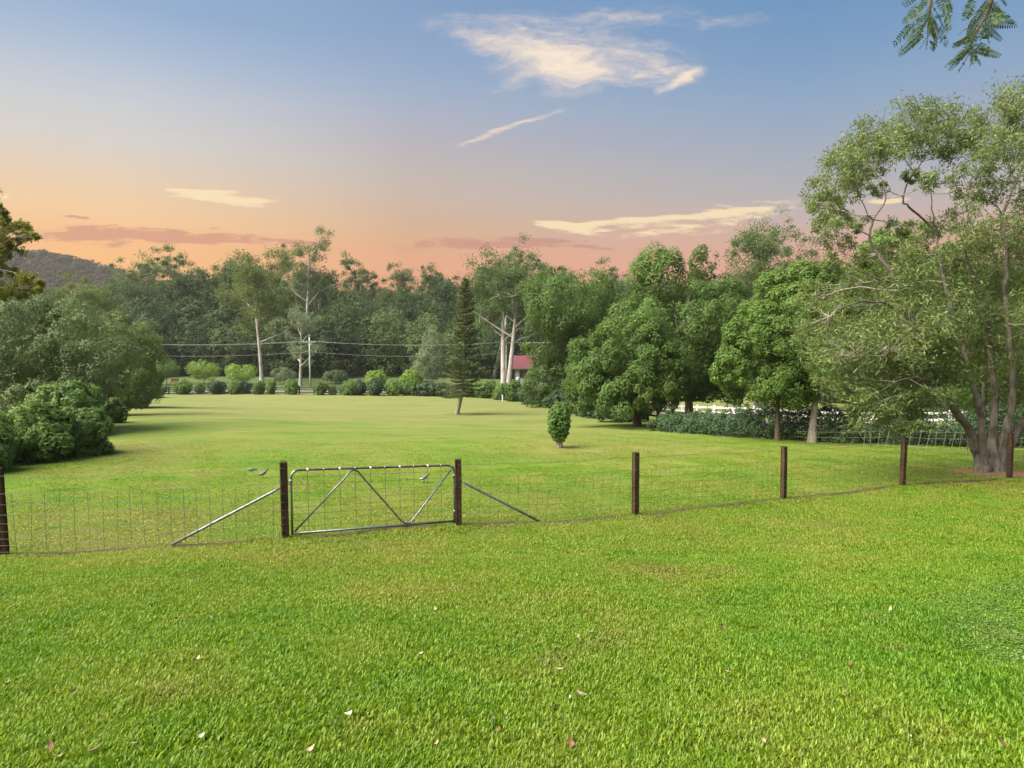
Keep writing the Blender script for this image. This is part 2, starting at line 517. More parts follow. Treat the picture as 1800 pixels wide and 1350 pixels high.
M['red_paint'] = plain_mat('red_brown_paint', (.30, .075, .05), (.38, .11, .07), 5, 0.7)
M['dry_leaf'] = plain_mat('dry_tan_leaf', (.26, .18, .12), (.42, .32, .23), 30, 0.7)
M['brown_leaf'] = plain_mat('dry_brown_leaf', (.10, .045, .022), (.18, .08, .04), 30, 0.7)
M['grey_dry_leaf'] = plain_mat('silvery_dry_leaf', (.30, .33, .25), (.44, .46, .38), 30, 0.6)


def grass_colour(t, geo, island=None):
    """Colour of the lawn by world position: bright, yellow-dry and dark clover patches."""
    P = geo.outputs['Position']
    nb = t.noise(P, 0.28, 4, 0.6)
    nm = t.noise(t.mapping(P, loc=(13, 5, 0)), 1.1, 4, 0.62)
    nf = t.noise(t.mapping(P, loc=(3, 25, 0)), 0.055, 3, 0.5)
    f = t.math('ADD', t.math('MULTIPLY', nb, 0.55), t.math('MULTIPLY', nm, 0.45))
    sp = t.new('ShaderNodeSeparateXYZ'); t.put(sp.inputs[0], P)
    # mown and drier towards and past the fence, lush near the house
    dry = t.maprange(sp.outputs[1], 5.0, 11.0, 0.0, 0.11)
    dry2 = t.math('MULTIPLY', t.maprange(nf, 0.42, 0.62), 0.10)
    f = t.math('ADD', t.math('ADD', f, dry), dry2)
    c = t.ramp(f, [(0.32, (.066, .168, .010)), (0.46, (.108, .238, .012)), (0.58, (.160, .266, .018)), (0.70, (.215, .265, .040)), (0.82, (.27, .275, .075))])
    nt = t.noise(t.mapping(P, loc=(31, 17, 2)), 0.75, 4, 0.6)
    c = t.mix(t.math('MULTIPLY', t.maprange(nt, 0.56, 0.74), 0.55), c, (.235, .205, .075))
    if island is not None:
        c = t.mix(1.0, c, t.ramp(island, [(0.0, (.55, .62, .5)), (0.5, (.95, 1.0, .85)), (0.88, (1.35, 1.2, 1.05)), (1.0, (1.7, 1.35, 1.5))]), 'MULTIPLY')
    return c


def make_grass_mats():
    m, t, out = new_mat('lawn_ground')
    geo = t.new('ShaderNodeNewGeometry')
    c = grass_colour(t, geo)
    P = geo.outputs['Position']
    fine = t.noise(P, 9.0, 6, 0.75)
    mid = t.noise(P, 2.2, 5, 0.7)
    sp = t.new('ShaderNodeSeparateXYZ'); t.put(sp.inputs[0], P)
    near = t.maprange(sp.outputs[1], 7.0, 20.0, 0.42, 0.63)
    c = t.mix(1.0, c, t.ramp(fine, [(0.30, (.55, .60, .5)), (0.5, (.95, 1, .95)), (0.72, (1.3, 1.2, 1.2))]), 'MULTIPLY')
    c = t.mix(t.maprange(mid, 0.62, 0.78, 0, 0.35), c, (.10, .085, .030))
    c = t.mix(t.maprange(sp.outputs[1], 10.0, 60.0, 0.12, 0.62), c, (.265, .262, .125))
    strk = t.noise(t.mapping(P, scale=(.10, .55, 1), rot=(0, 0, .2)), 1.0, 5, 0.65)
    c = t.mix(1.0, c, t.ramp(strk, [(0.36, (.78, .90, .72)), (0.5, (1, 1, 1)), (0.66, (1.12, 1.06, 1.1))]), 'MULTIPLY')
    c = t.mix(t.maprange(sp.outputs[1], 104.0, 112.0), c, t.ramp(mid, [(.4, (.085, .135, .045)), (.65, (.15, .19, .075))]))
    hsv = t.new('ShaderNodeHueSaturation')
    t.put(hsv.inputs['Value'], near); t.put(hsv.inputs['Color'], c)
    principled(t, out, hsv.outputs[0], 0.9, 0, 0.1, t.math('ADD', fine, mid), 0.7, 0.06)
    M['ground'] = m
    m, t, out = new_mat('grass_blades')
    geo = t.new('ShaderNodeNewGeometry')
    c = grass_colour(t, geo, geo.outputs['Random Per Island'])
    p = principled(t, None, c, 0.45, 0, 0.35)
    tr = t.new('ShaderNodeBsdfTranslucent')
    t.put(tr.inputs[0], t.mix(1.0, c, (1.25, 1.2, .7), 'MULTIPLY'))
    ms = t.new('ShaderNodeMixShader'); ms.inputs[0].default_value = 0.4
    t.l.new(p.outputs[0], ms.inputs[1]); t.l.new(tr.outputs[0], ms.inputs[2])
    t.l.new(ms.outputs[0], out.inputs[0])
    M['grass'] = m
    m, t, out = new_mat('clover_leaves')
    geo = t.new('ShaderNodeNewGeometry')
    c = t.ramp(geo.outputs['Random Per Island'], [(0, (.05, .105, .018)), (.6, (.10, .18, .030)), (1, (.20, .27, .07))])
    principled(t, out, c, 0.38, 0, 0.5)
    M['clover'] = m


make_grass_mats()

# ------------------------------------------------------------------ the ground
def build_ground():
    nu, nv = 160, 330
    v = np.linspace(0, 1, nv)
    ys = -40 + 60 * v + 900 * np.clip((v - 0.0), 0, 1) ** 4.0
    u = np.linspace(-1, 1, nu)
    us = np.sign(u) * (0.35 * np.abs(u) + 0.65 * np.abs(u) ** 3)
    X = us[None, :] * (40 + 0.95 * np.maximum(ys, 0))[:, None]
    Y = np.repeat(ys[:, None], nu, 1)
    Z = G(X, Y)
    V = np.stack([X, Y, Z], -1).reshape(-1, 3)
    i = np.arange(nv - 1)[:, None] * nu + np.arange(nu - 1)[None, :]
    Fq = np.stack([i, i + 1, i + nu + 1, i + nu], -1).reshape(-1, 4)
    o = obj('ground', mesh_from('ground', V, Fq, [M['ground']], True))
    tag(o, 'mown green paddock falling away from the viewer to a far road', kind='structure')
    return o


ground = build_ground()
_gm = ground.data
from mathutils.bvhtree import BVHTree
_bv = BVHTree.FromPolygons([v.co[:] for v in _gm.vertices], [p.vertices[:] for p in _gm.polygons])


def gm(x, y):
    """Height of the ground MESH (what is really drawn)."""
    r = _bv.ray_cast(Vector((x, y, 500)), Vector((0, 0, -1)))
    return r[0].z if r[0] else gz(x, y)


def gp(px, py):
    p = gpt(px, py)
    p[2] = gm(p[0], p[1])
    return p


def ribbon(name, pts, width, mat, lift, kind, label, n=6, jitter=0.0, cross=5):
    P = spline([(p[0], p[1], 0) for p in pts], n)
    T = np.gradient(P, axis=0); T /= np.linalg.norm(T, axis=1)[:, None]
    N = np.stack([-T[:, 1], T[:, 0], 0 * T[:, 0]], 1)
    V = []
    for i, p in enumerate(P):
        for k in range(cross):
            s = (k / (cross - 1) - 0.5) * width
            if jitter: s *= 1 + jitter * (RNG.random() - 0.5) * 2
            q = p + N[i] * s
            V.append((q[0], q[1], gm(q[0], q[1]) + lift * (1 if 0 < k < cross - 1 or not jitter else 0.0)))
    i = np.arange(len(P) - 1)[:, None] * cross + np.arange(cross - 1)[None, :]
    Fq = np.stack([i, i + cross, i + cross + 1, i + 1], -1).reshape(-1, 4)
    o = obj(name, mesh_from(name, np.array(V), Fq, [mat], True))
    return tag(o, label, kind=kind)


ROAD = [(-95, 113), (-60, 113), (-30, 112.5), (-5, 111), (4, 105), (8.5, 92), (11, 78), (14.2, 63), (19, 49), (26, 38), (38, 28), (60, 18)]
ribbon('road', ROAD, 5.2, M['asphalt'], 0.05, 'structure', 'grey asphalt road bending round the paddock behind its hedges', n=10)


# wooded hill on the far left
def build_hill():
    n = 60
    xs = np.linspace(-1, 1, n); ysv = np.linspace(-1, 1, 40)
    X, Y = np.meshgrid(xs, ysv)
    px_c = at(40, 500, 640)
    H = 60 * np.exp(-(X * 2.0) ** 2) * np.exp(-(Y * 1.8) ** 2)
    H = H * (1 + 0.08 * np.sin(X * 9) + 0.05 * np.sin(X * 17 + 2))
    V = np.stack([px_c[0] + X * 280, px_c[1] + Y * 200, 4 + H], -1).reshape(-1, 3)
    i = np.arange(39)[:, None] * n + np.arange(n - 1)[None, :]
    Fq = np.stack([i, i + 1, i + n + 1, i + n], -1).reshape(-1, 4)
    m = plain_mat('hill_floor', (.035, .045, .022), (.06, .07, .03), 0.05, 0.95)
    o = obj('hill', mesh_from('hill', V, Fq, [m], True))
    tag(o, 'dark wooded hill rising behind the forest on the left', kind='structure')
    return V, H


HILL_V, HILL_H = build_hill()


# ------------------------------------------------------------------ instancing by geometry nodes (stuff only)
def scatter(name, pts, rots, scales, kinds, sources, label, kind='stuff'):
    """Instances SOURCES (objects kept in a collection that is not linked to the scene) on points, as one object."""
    me = bpy.data.meshes.new(name)
    n = len(pts)
    me.vertices.add(n); me.vertices.foreach_set('co', np.asarray(pts, np.float32).ravel())
    a = me.attributes.new('rot', 'FLOAT_VECTOR', 'POINT'); a.data.foreach_set('vector', np.asarray(rots, np.float32).ravel())
    a = me.attributes.new('siz', 'FLOAT', 'POINT'); a.data.foreach_set('value', np.asarray(scales, np.float32))
    a = me.attributes.new('pick', 'INT', 'POINT'); a.data.foreach_set('value', np.asarray(kinds, np.int32))
    o = obj(name, me)
    ng = bpy.data.node_groups.new(name + '_nodes', 'GeometryNodeTree')
    ng.interface.new_socket('Geometry', in_out='INPUT', socket_type='NodeSocketGeometry')
    ng.interface.new_socket('Geometry', in_out='OUTPUT', socket_type='NodeSocketGeometry')
    N, L = ng.nodes, ng.links
    gi, go = N.new('NodeGroupInput'), N.new('NodeGroupOutput')
    src = bpy.data.collections.new(name + '_source')
    for k, me_s in enumerate(sources):
        so = bpy.data.objects.new('%s_tuft_%c' % (name, 97 + k), me_s)
        src.objects.link(so)
    ci = N.new('GeometryNodeCollectionInfo')
    ci.inputs['Collection'].default_value = src
    ci.inputs['Separate Children'].default_value = True
    ci.inputs['Reset Children'].default_value = True
    iop = N.new('GeometryNodeInstanceOnPoints')
    iop.inputs['Pick Instance'].default_value = True
    def attr(nm, ty):
        q = N.new('GeometryNodeInputNamedAttribute'); q.data_type = ty
        q.inputs['Name'].default_value = nm
        return q.outputs[0]
    L.new(gi.outputs[0], iop.inputs['Points'])
    L.new(ci.outputs[0], iop.inputs['Instance'])
    L.new(attr('pick', 'INT'), iop.inputs['Instance Index'])
    e2r = N.new('FunctionNodeEulerToRotation')
    L.new(attr('rot', 'FLOAT_VECTOR'), e2r.inputs[0])
    L.new(e2r.outputs[0], iop.inputs['Rotation'])
    L.new(attr('siz', 'FLOAT'), iop.inputs['Scale'])
    L.new(iop.outputs[0], go.inputs[0])
    md = o.modifiers.new('scatter', 'NODES'); md.node_group = ng
    return tag(o, label, kind=kind)


def tuft_tile(name, size, nbl, length, width, rng, mat, flat=0.5):
    """A square tile of separate grass blades, each a bent strip of two quads."""
    x = (rng.random(nbl) - 0.5) * size; y = (rng.random(nbl) - 0.5) * size
    # clump blades
    cx = (rng.random(max(1, nbl // 7)) - 0.5) * size; cy = (rng.random(max(1, nbl // 7)) - 0.5) * size
    k = rng.integers(0, len(cx), nbl)
    cl = rng.random(nbl) < 0.7
    sp = size * 0.02 + length * 0.25
    x = np.where(cl, cx[k] + rng.normal(0, sp, nbl), x); y = np.where(cl, cy[k] + rng.normal(0, sp, nbl), y)
    a = rng.random(nbl) * 2 * np.pi
    L = length * (0.55 + 0.75 * rng.random(nbl)); W = width * (0.7 + 0.6 * rng.random(nbl))
    lean = flat * (0.35 + 0.9 * rng.random(nbl))
    d = np.stack([np.cos(a), np.sin(a), 0 * a], 1)
    w = np.stack([-np.sin(a), np.cos(a), 0.25 * (rng.random(nbl) - .5)], 1)
    up = np.array([0, 0, 1.0])
    base = np.stack([x, y, np.full(nbl, -0.004)], 1)
    mid = base + d * (L * 0.45 * np.sin(lean * 0.6))[:, None] + up * (L * 0.55 * np.cos(lean * 0.5))[:, None]
    tip = mid + d * (L * 0.55 * np.sin(lean * 1.5))[:, None] + up * (L * 0.5 * np.cos(lean * 1.5))[:, None]
    hw = (W / 2)[:, None] * w
    V = np.stack([base - hw * .6, base + hw * .6, mid + hw, mid - hw, tip + hw * 0.2, tip - hw * 0.2], 1).reshape(-1, 3)
    i = np.arange(nbl)[:, None] * 6
    Fq = np.concatenate([i + np.array([[0, 1, 2, 3]]), i + np.array([[3, 2, 4, 5]])], 0)
    return mesh_from(name, V, Fq, [mat], True)


def clover_tile(name, size, n, r, rng, mat):
    x = (rng.random(n) - 0.5) * size; y = (rng.random(n) - 0.5) * size
    z = 0.008 + 0.022 * rng.random(n)
    a = rng.random(n) * 2 * np.pi; R = r * (0.6 + 0.7 * rng.random(n))
    d = np.stack([np.cos(a), np.sin(a), 0.5 * (rng.random(n) - .3)], 1)
    w = np.stack([-np.sin(a), np.cos(a), 0.5 * (rng.random(n) - .5)], 1)
    p = np.stack([x, y, z], 1)
    V = np.stack([p - d * R[:, None], p + (w * .75 - d * .1) * R[:, None], p + d * R[:, None], p - (w * .75 + d * .1) * R[:, None]], 1).reshape(-1, 3)
    Fq = np.arange(n * 4).reshape(-1, 4)
    return mesh_from(name, V, Fq, [mat], False)


def slope_rots(x, y, rng):
    e = 0.2
    nx = -(G(x + e, y) - G(x - e, y)) / (2 * e); ny = -(G(x, y + e) - G(x, y - e)) / (2 * e)
    out = []
    for a, b, r in zip(nx, ny, rng.random(len(x)) * 2 * math.pi):
        q = Vector((0, 0, 1)).rotation_difference(Vector((a, b, 1.0)).normalized()) @ Quaternion((0, 0, 1), r)
        out.append(q.to_euler()[:])
    return np.array(out)


def jgrid(y0, y1, step, rng, margin=2.0, left=None, right=None):
    P = []
    y = y0
    while y < y1:
        hw = 0.80 * y + margin
        xs = np.arange(-hw, hw, step)
        for x in xs:
            xx = x + (rng.random() - .5) * step * 0.9; yy = y + (rng.random() - .5) * step * 0.9
            P.append((xx, yy))
        y += step
    return np.array(P)


ACACIA = gp(1740, 829)


BASE_PX = {'far_left': (7, 978), 'gate_left': (502, 948), 'gate_right': (806, 926), 'a': (1117, 907), 'b': (1377, 879), 'c': (1586, 855.5), 'd': (1774, 843)}
PB = {k: gp(*v) for k, v in BASE_PX.items()}
POSTS = [tuple(v[:2]) for v in PB.values()]


def build_grass():
    rng = np.random.default_rng(5)
    near = [tuft_tile('grass_tuft', 0.5, 1500, 0.040, 0.0088, rng, M['grass'], 0.62) for _ in range(5)]
    mids = [tuft_tile('grass_tuft', 1.0, 3000, 0.036, 0.008, rng, M['grass'], 0.85) for _ in range(4)]
    fars = [tuft_tile('grass_tuft', 1.0, n_, 0.026, 0.010, rng, M['grass'], 1.0) for n_ in (1700, 1700, 850, 850, 420, 420, 200, 200)]
    clo = [clover_tile('clover_mat', 0.5, 1100, 0.0085, rng, M['clover']) for _ in range(3)]
    allp, rots, sizes, kinds = [], [], [], []
    def push(P, first, count, smin, smax):
        x, y = P[:, 0], P[:, 1]
        z = np.array([gm(a, b) for a, b in P])
        allp.append(np.stack([x, y, z], 1)); rots.append(slope_rots(x, y, rng))
        sizes.append(smin + (smax - smin) * rng.random(len(P))); kinds.append(first + rng.integers(0, count, len(P)))
    keep = lambda P: P[np.hypot(P[:, 0] - ACACIA[0], (P[:, 1] - ACACIA[1])) > 0.9]
    P = jgrid(1.6, 8.5, 0.30, rng); n0 = len(P)
    clov = np.array([(math.sin(a * 1.1 + b * .5) + math.sin(b * 1.7 - a * .6 + 1.3)) * 0.16 + 0.30 * (a - 2.6) + 0.22 * (4.4 - b) for a, b in P])
    push(P[(clov < 0.7) | (rng.random(len(P)) < .5)], 0, 5, 0.75, 1.15)
    Pm = keep(jgrid(8.3, 40, 0.66, rng))
    fx = np.array([p[0] for p in POSTS]); fy = np.array([p[1] for p in POSTS])
    past = Pm[:, 1] - np.interp(Pm[:, 0], fx, fy)           # metres beyond the wire fence
    lvl = np.clip(np.floor(past / 4.5 + rng.random(len(Pm)) * 1.0), 0, 9)
    push(Pm[past < 0.25], 5, 4, 0.85, 1.15)
    for q in range(4):
        push(Pm[(past >= 0.25) & (lvl == q)], 9 + 2 * q, 2, 0.9, 1.15)
    push(np.array([(p[0] + a_, p[1] + b_) for p in POSTS for a_, b_ in ((-.12, -.1), (.13, .02), (0, -.16))]), 0, 5, 0.9, 1.5)
    Pc = P[clov > 0.30]
    push(Pc, 17, 3, 0.9, 1.3)
    o = scatter('grass', np.concatenate(allp), np.concatenate(rots), np.concatenate(sizes), np.concatenate(kinds), near + mids + fars + clo,
                'short green lawn grass with clover and dry yellow patches')
    return o


build_grass()

# ------------------------------------------------------------------ wire fence, gate and posts
POST_H = {'far_left': 1.20, 'gate_left': 1.20, 'gate_right': 1.19, 'a': 1.19, 'b': 1.19, 'c': 1.19, 'd': 1.19}


def post_mesh(h, w=0.105, seed=0):
    r = np.random.default_rng(seed)
    rings = [(-0.25, 1.0), (0.0, 1.0), (h * .33, .99), (h * .66, 1.0), (h - .012, .985), (h, .86)]
    V, Fc = [], []
    b = 0.009
    for zi, (z, s) in enumerate(rings):
        hw = w / 2 * s
        jx, jy = (r.random(2) - .5) * 0.004
        for (sx, sy) in ((-1, -1), (1, -1), (1, 1), (-1, 1)):
            c1 = (sx * (hw - (b if sx * sy > 0 else 0)) + jx, sy * (hw - (0 if sx * sy > 0 else b)) + jy, z)
            c2 = (sx * (hw - (0 if sx * sy > 0 else b)) + jx, sy * (hw - (b if sx * sy > 0 else 0)) + jy, z)
            V += [c1, c2]
    n = 8
    for i in range(len(rings) - 1):
        for j in range(n):
            k = (j + 1) % n
            Fc.append((i * n + j, i * n + k, (i + 1) * n + k, (i + 1) * n + j))
    Fc.append(tuple((len(rings) - 1) * n + j for j in range(n)))
    return mesh_from('post', np.array(V), Fc, [M['wood_post']])


def fence_part_post(root, p, h, rotz, seed):
    o = obj('post', post_mesh(h, seed=seed), root, Vector(p) - root.location, (random.uniform(-.012, .012), random.uniform(-.012, .012), rotz))
    # short wraps of wire stapled across the face
    return o


WZ = [0.06, 0.15, 0.24, 0.34, 0.45, 0.57, 0.71, 0.86]     # woven wires, bottom to top


def mesh_run(root, a, b, top, spacing, seed, lean=0.0, sag=0.0):
    rng = random.Random(seed)
    a, b = np.array(a), np.array(b)
    dd = (b - a) / np.linalg.norm((b - a)[:2]); off = np.array([dd[1], -dd[0], 0]) * 0.058
    a, b = a + off, b + off
    L = np.linalg.norm((b - a)[:2]); n = int(L / spacing)
    base = lambda s: np.array([a[0] + (b[0] - a[0]) * s, a[1] + (b[1] - a[1]) * s, gm(a[0] + (b[0] - a[0]) * s, a[1] + (b[1] - a[1]) * s)])
    org = np.array(root.location)
    ph = rng.random() * 6
    zoff = lambda s, z: 0.012 * math.sin(s * 9 + ph) * z - sag * math.sin(s * math.pi) * z
    for z in WZ:
        pts = [base(s) - org + (0, 0, z + zoff(s, z)) for s in np.linspace(0, 1, 9)]
        MB().tube(pts, 0.0026, 4, False).build('line_wire', M['wire'], root)
    pts = [base(s) - org + (0, 0, top - 0.015 * math.sin(s * math.pi)) for s in np.linspace(0, 1, 9)]
    MB().tube(pts, 0.0030, 4, False).build('top_wire', M['wire'], root)
    d = (b - a) / np.linalg.norm(b - a)
    mesh = None
    for i in range(1, n):
        s = i / n
        p = base(s) - org
        if mesh is None:
            zz = np.linspace(WZ[0], WZ[-1], 5)
            mesh = MB().tube([(0.0, 0, z) for z in zz], 0.0027, 4, False).mesh('stay_wire', M['wire'])
        o = obj('stay_wire', mesh, root, p + (0, 0, zoff(s, .6)), (0, 0, 0))
        o.rotation_euler = (rng.uniform(-.02, .02), rng.uniform(-.03, .03) + lean, math.atan2(d[1], d[0]))


def brace(root, p0, p1, name='brace_pipe'):
    org = np.array(root.location)
    p0, p1 = np.array(p0) - org, np.array(p1) - org
    d = p0 - p1; d /= np.linalg.norm(d)
    pts = [p1, p1 + (p0 - p1) * .5, p0 - d * 0.16, p0 - d * .10, p0]
    o = MB().tube(pts, [.021, .021, .021, .019, .012], 10).build(name, M['galv'], root, True)
    return o


def build_fence():
    dirs = lambda k1, k2: math.atan2(PB[k2][1] - PB[k1][1], PB[k2][0] - PB[k1][0])
    # left section: from off the frame to the gate
    A0 = PB['far_left'] - (PB['gate_left'] - PB['far_left']) * 1.0
    A0[2] = gm(A0[0], A0[1])
    root = thing('wire_fence', 'wire mesh fence with dark timber posts on the left of the steel gate', 'fence', PB['far_left'])
    fence_part_post(root, A0, 1.2, dirs('far_left', 'gate_left'), 1)
    fence_part_post(root, PB['far_left'], POST_H['far_left'], dirs('far_left', 'gate_left'), 2)
    fence_part_post(root, PB['gate_left'], POST_H['gate_left'], dirs('far_left', 'gate_left') + .12, 3)
    mesh_run(root, A0, PB['far_left'], 1.12, 0.165, 1)
    mesh_run(root, PB['far_left'], PB['gate_left'], 1.10, 0.165, 2)
    foot = gp(284, 963)
    top = PB['gate_left'] + (-0.055, -0.01, 0.80)
    brace(root, top, foot - (0, 0, 0.03))
    # joiner on the top wire
    u = (PB['gate_left'] - PB['far_left']); u /= np.linalg.norm(u)
    s = 0.88
    j = PB['far_left'] + (PB['gate_left'] - PB['far_left']) * s; j[2] = gm(j[0], j[1]) + 1.10
    jo = j - np.array(root.location)
    MB().tube([jo - u * .065, jo - u * .06, jo - u * .01, jo, jo + u * .05, jo + u * .055], [.012, .022, .024, .017, .016, .008], 10).build('wire_joiner', M['bird'], root, True)
    # right section
    root2 = thing('wire_fence', 'long wire mesh fence with timber posts running right from the gate to the big tree', 'fence', PB['gate_right'])
    ks = ['gate_right', 'a', 'b', 'c', 'd']
    E = PB['d'] + (PB['d'] - PB['c']); E[2] = gm(E[0], E[1])
    P = [PB[k] for k in ks] + [E]
    for i, p in enumerate(P):
        q0, q1 = P[max(0, i - 1)], P[min(len(P) - 1, i + 1)]
        fence_part_post(root2, p, 1.19, math.atan2(q1[1] - q0[1], q1[0] - q0[0]), 10 + i)
    for i in range(len(P) - 1):
        mesh_run(root2, P[i], P[i + 1], 1.10, 0.165, 20 + i, 0.05 if i == 0 else 0.02)
    brace(root2, PB['gate_right'] + (0.055, 0.0, 0.80), gp(957, 919) - (0, 0, 0.03))
    # gate
    g0 = gp(514, 945); g1 = gp(799, 922)
    g0[2] += 0.03; g1[2] += 0.03
    root3 = thing('farm_gate', 'galvanised steel farm gate with bent tube bracing and wire mesh infill', 'gate', g0)
    ex = g1 - g0; L = np.linalg.norm(ex); ex /= L
    ez = np.array([0, 0, 1.0])
    W = lambda s, z: ex * (s * L) + ez * z
    H = 1.03
    r = 0.13
    arc = lambda cs, cz, a0, a1: [ex * (cs + r * math.cos(a)) + ez * (cz + r * math.sin(a)) for a in np.linspace(a0, a1, 7)]
    up = [W(0, 0)] + arc(r, H - r, math.pi, math.pi / 2)[:3]
    MB().tube([W(0, -0.02), W(0, .5)] + arc(r, H - r, math.pi, math.pi * .62), 0.019, 10).build('side_rail', M['galv'], root3, True)
    MB().tube(arc(r, H - r, math.pi * .62, math.pi / 2) + [W(.5, H)] + arc(L - r, H - r, math.pi / 2, math.pi * .38), 0.0192, 10).build('top_rail', M['galv_brown'], root3, True)
    MB().tube(arc(L - r, H - r, math.pi * .38, 0) + [W(1, .5), W(1, -0.02)], 0.019, 10).build('side_rail', M['galv'], root3, True)
    MB().tube([W(0.0, .03), W(.5, .03), W(1, .03)], 0.019, 10).build('bottom_rail', M['galv'], root3, True)
    bp = [W(.012, .06)] + list(bez(W(.31, .90), W(.40, .90), W(.355, 1.10) - W(.355, .90), 7)) + list(bez(W(.635, .13), W(.725, .13), W(.68, -.02) - W(.68, .13), 7)) + [W(.978, .95)]
    MB().tube(bp, 0.0155, 8).build('brace_tube', M['galv'], root3, True)
    n = 11
    for i in range(1, n):
        s = i / n
        MB().tube([W(s, .04), W(s, .5), W(s, H - .01)], 0.0036, 4, False).build('stay_wire', M['wire'], root3)
        # clip round the top rail
        c = W(s, H)
        MB().tube([c - ex * .016, c + ex * .016], 0.0225, 8).build('clip', M['white_rail'] if i % 2 else M['galv'], root3, True)
    for z in (.13, .23, .33, .44, .55, .67, .80, .92):
        k0 = 0.02 if z > .9 else 0.004
        MB().tube([W(k0, z), W(.5, z + .004), W(1 - k0, z)], 0.0026, 4, False).build('line_wire', M['wire'], root3)
    # latch chain and hinge
    hb = root3
    pl = PB['gate_left'] - g0
    zc = 0.86
    c0, c1 = pl + ex * 0.045 + ez * (zc - pl[2] + .0) * 1.0, W(0, zc)
    c0[2] = zc + .03
    ch = MB()
    for i in range(6):
        s = (i + .5) / 6
        p = c0 + (c1 - c0) * s + ez * (-0.05 * math.sin(s * math.pi))
        a = np.arange(8) * math.pi / 4
        side = ez if i % 2 else np.array([-ex[1], ex[0], 0])
        ch.tube([p + .017 * math.cos(t) * ex + .011 * math.sin(t) * side for t in a], 0.0035, 5, closed=True)
    ch.build('latch_chain', M['galv'], root3, True)
    MB().tube([W(0, zc - .025), W(0, zc + .025)], 0.026, 8).build('latch_collar', M['galv'], root3, True)
    for z in (.2, .84):
        h = MB().tube([W(1, z), W(1, z) + ex * .06], 0.010, 6)
        h.tube([W(1, z - .03), W(1, z + .03)], 0.025, 8)
        h.build('hinge', M['galv'], root3, True)
    # worn soil line under the fence
    dirt = [A0, PB['far_left'], PB['gate_left'], (g0 + g1) / 2, PB['gate_right'], PB['a'], PB['b'], PB['c'], PB['d'], E]
    ribbon('dirt_strip', dirt, 0.22, M['soil'], 0.028, 'structure', 'narrow strip of bare soil under the wire fence', n=26, jitter=0.55)


build_fence()


# boundary mesh fence at the foot of the hedge on the right
def build_back_wire():
    P = [gp(1400, 783), gp(1530, 786), gp(1700, 792), gp(1860, 796)]
    root = thing('wire_fence', 'pale wire mesh fence along the foot of the hedge behind the big tree', 'fence', P[0])
    org = np.array(root.location)
    S = spline(P, 8)
    for k, z in enumerate((.05, .45, .72)):
        MB().tube([np.array([p[0], p[1], gm(p[0], p[1]) + z * (0.75 + .25 * i / len(S))]) - org for i, p in enumerate(S)], 0.0026, 4, False).build('line_wire', M['wire_light'], root)
    mesh = MB().tube([(0, 0, 0), (0, 0, .35), (0, 0, .70)], 0.0038, 4, False).mesh('stay_wire', M['wire_light'])
    Lh = np.linalg.norm(P[-1] - P[0]); n = int(Lh / .22)
    rng = random.Random(4)
    for i in range(1, n):
        f = i / n * (len(S) - 1); a = int(f); p = S[a] + (S[min(a + 1, len(S) - 1)] - S[a]) * (f - a)
        if a < 7: continue
        o = obj('stay_wire', mesh, root, np.array([p[0], p[1], gm(p[0], p[1])]) - org, (rng.uniform(-.05, .05), rng.uniform(.05, .22), 0))
    for p in (P[1], P[2], P[3]):
        MB().tube([np.array([p[0], p[1], gm(p[0], p[1]) - .1]) - org, np.array([p[0], p[1], gm(p[0], p[1]) + .95]) - org], 0.02, 6).build('post', M['galv_brown'], root)


build_back_wire()


# ------------------------------------------------------------------ rail fences beyond the paddock
def rail_fence(root, pts, spacing, h, rails, mat, pw=0.11, rail_h=0.11, rail_t=0.04, cap=False):
    org = np.array(root.location)
    P = spline([(p[0], p[1], 0) for p in pts], 12)
    seg = np.r_[0, np.cumsum(np.linalg.norm(np.diff(P, axis=0), axis=1))]
    n = max(1, int(round(seg[-1] / spacing)))
    Q = []
    for i in range(n + 1):
        s = seg[-1] * i / n
        x, y = np.interp(s, seg, P[:, 0]), np.interp(s, seg, P[:, 1])
        Q.append(np.array([x, y, gm(x, y)]))
    pm = MB().box((0, 0, h / 2 - .1), (pw, pw, h + .2))
    if cap: pm.box((0, 0, h + .015), (pw + .03, pw + .03, .03))
    pm = pm.mesh('post', mat)
    for q in Q: obj('post', pm, root, q - org)
    for a, b in zip(Q[:-1], Q[1:]):
        d = b - a; L = np.linalg.norm(d)
        R = Vector((1, 0, 0)).rotation_difference(Vector(d)).to_matrix()
        for z in rails:
            c = (a + b) / 2 + (0, -pw / 2 - rail_t / 2 - .002, z)
            MB().box(c - org, (L - .01, rail_t, rail_h), np.array(R)).build('rail', mat, root)
    return Q


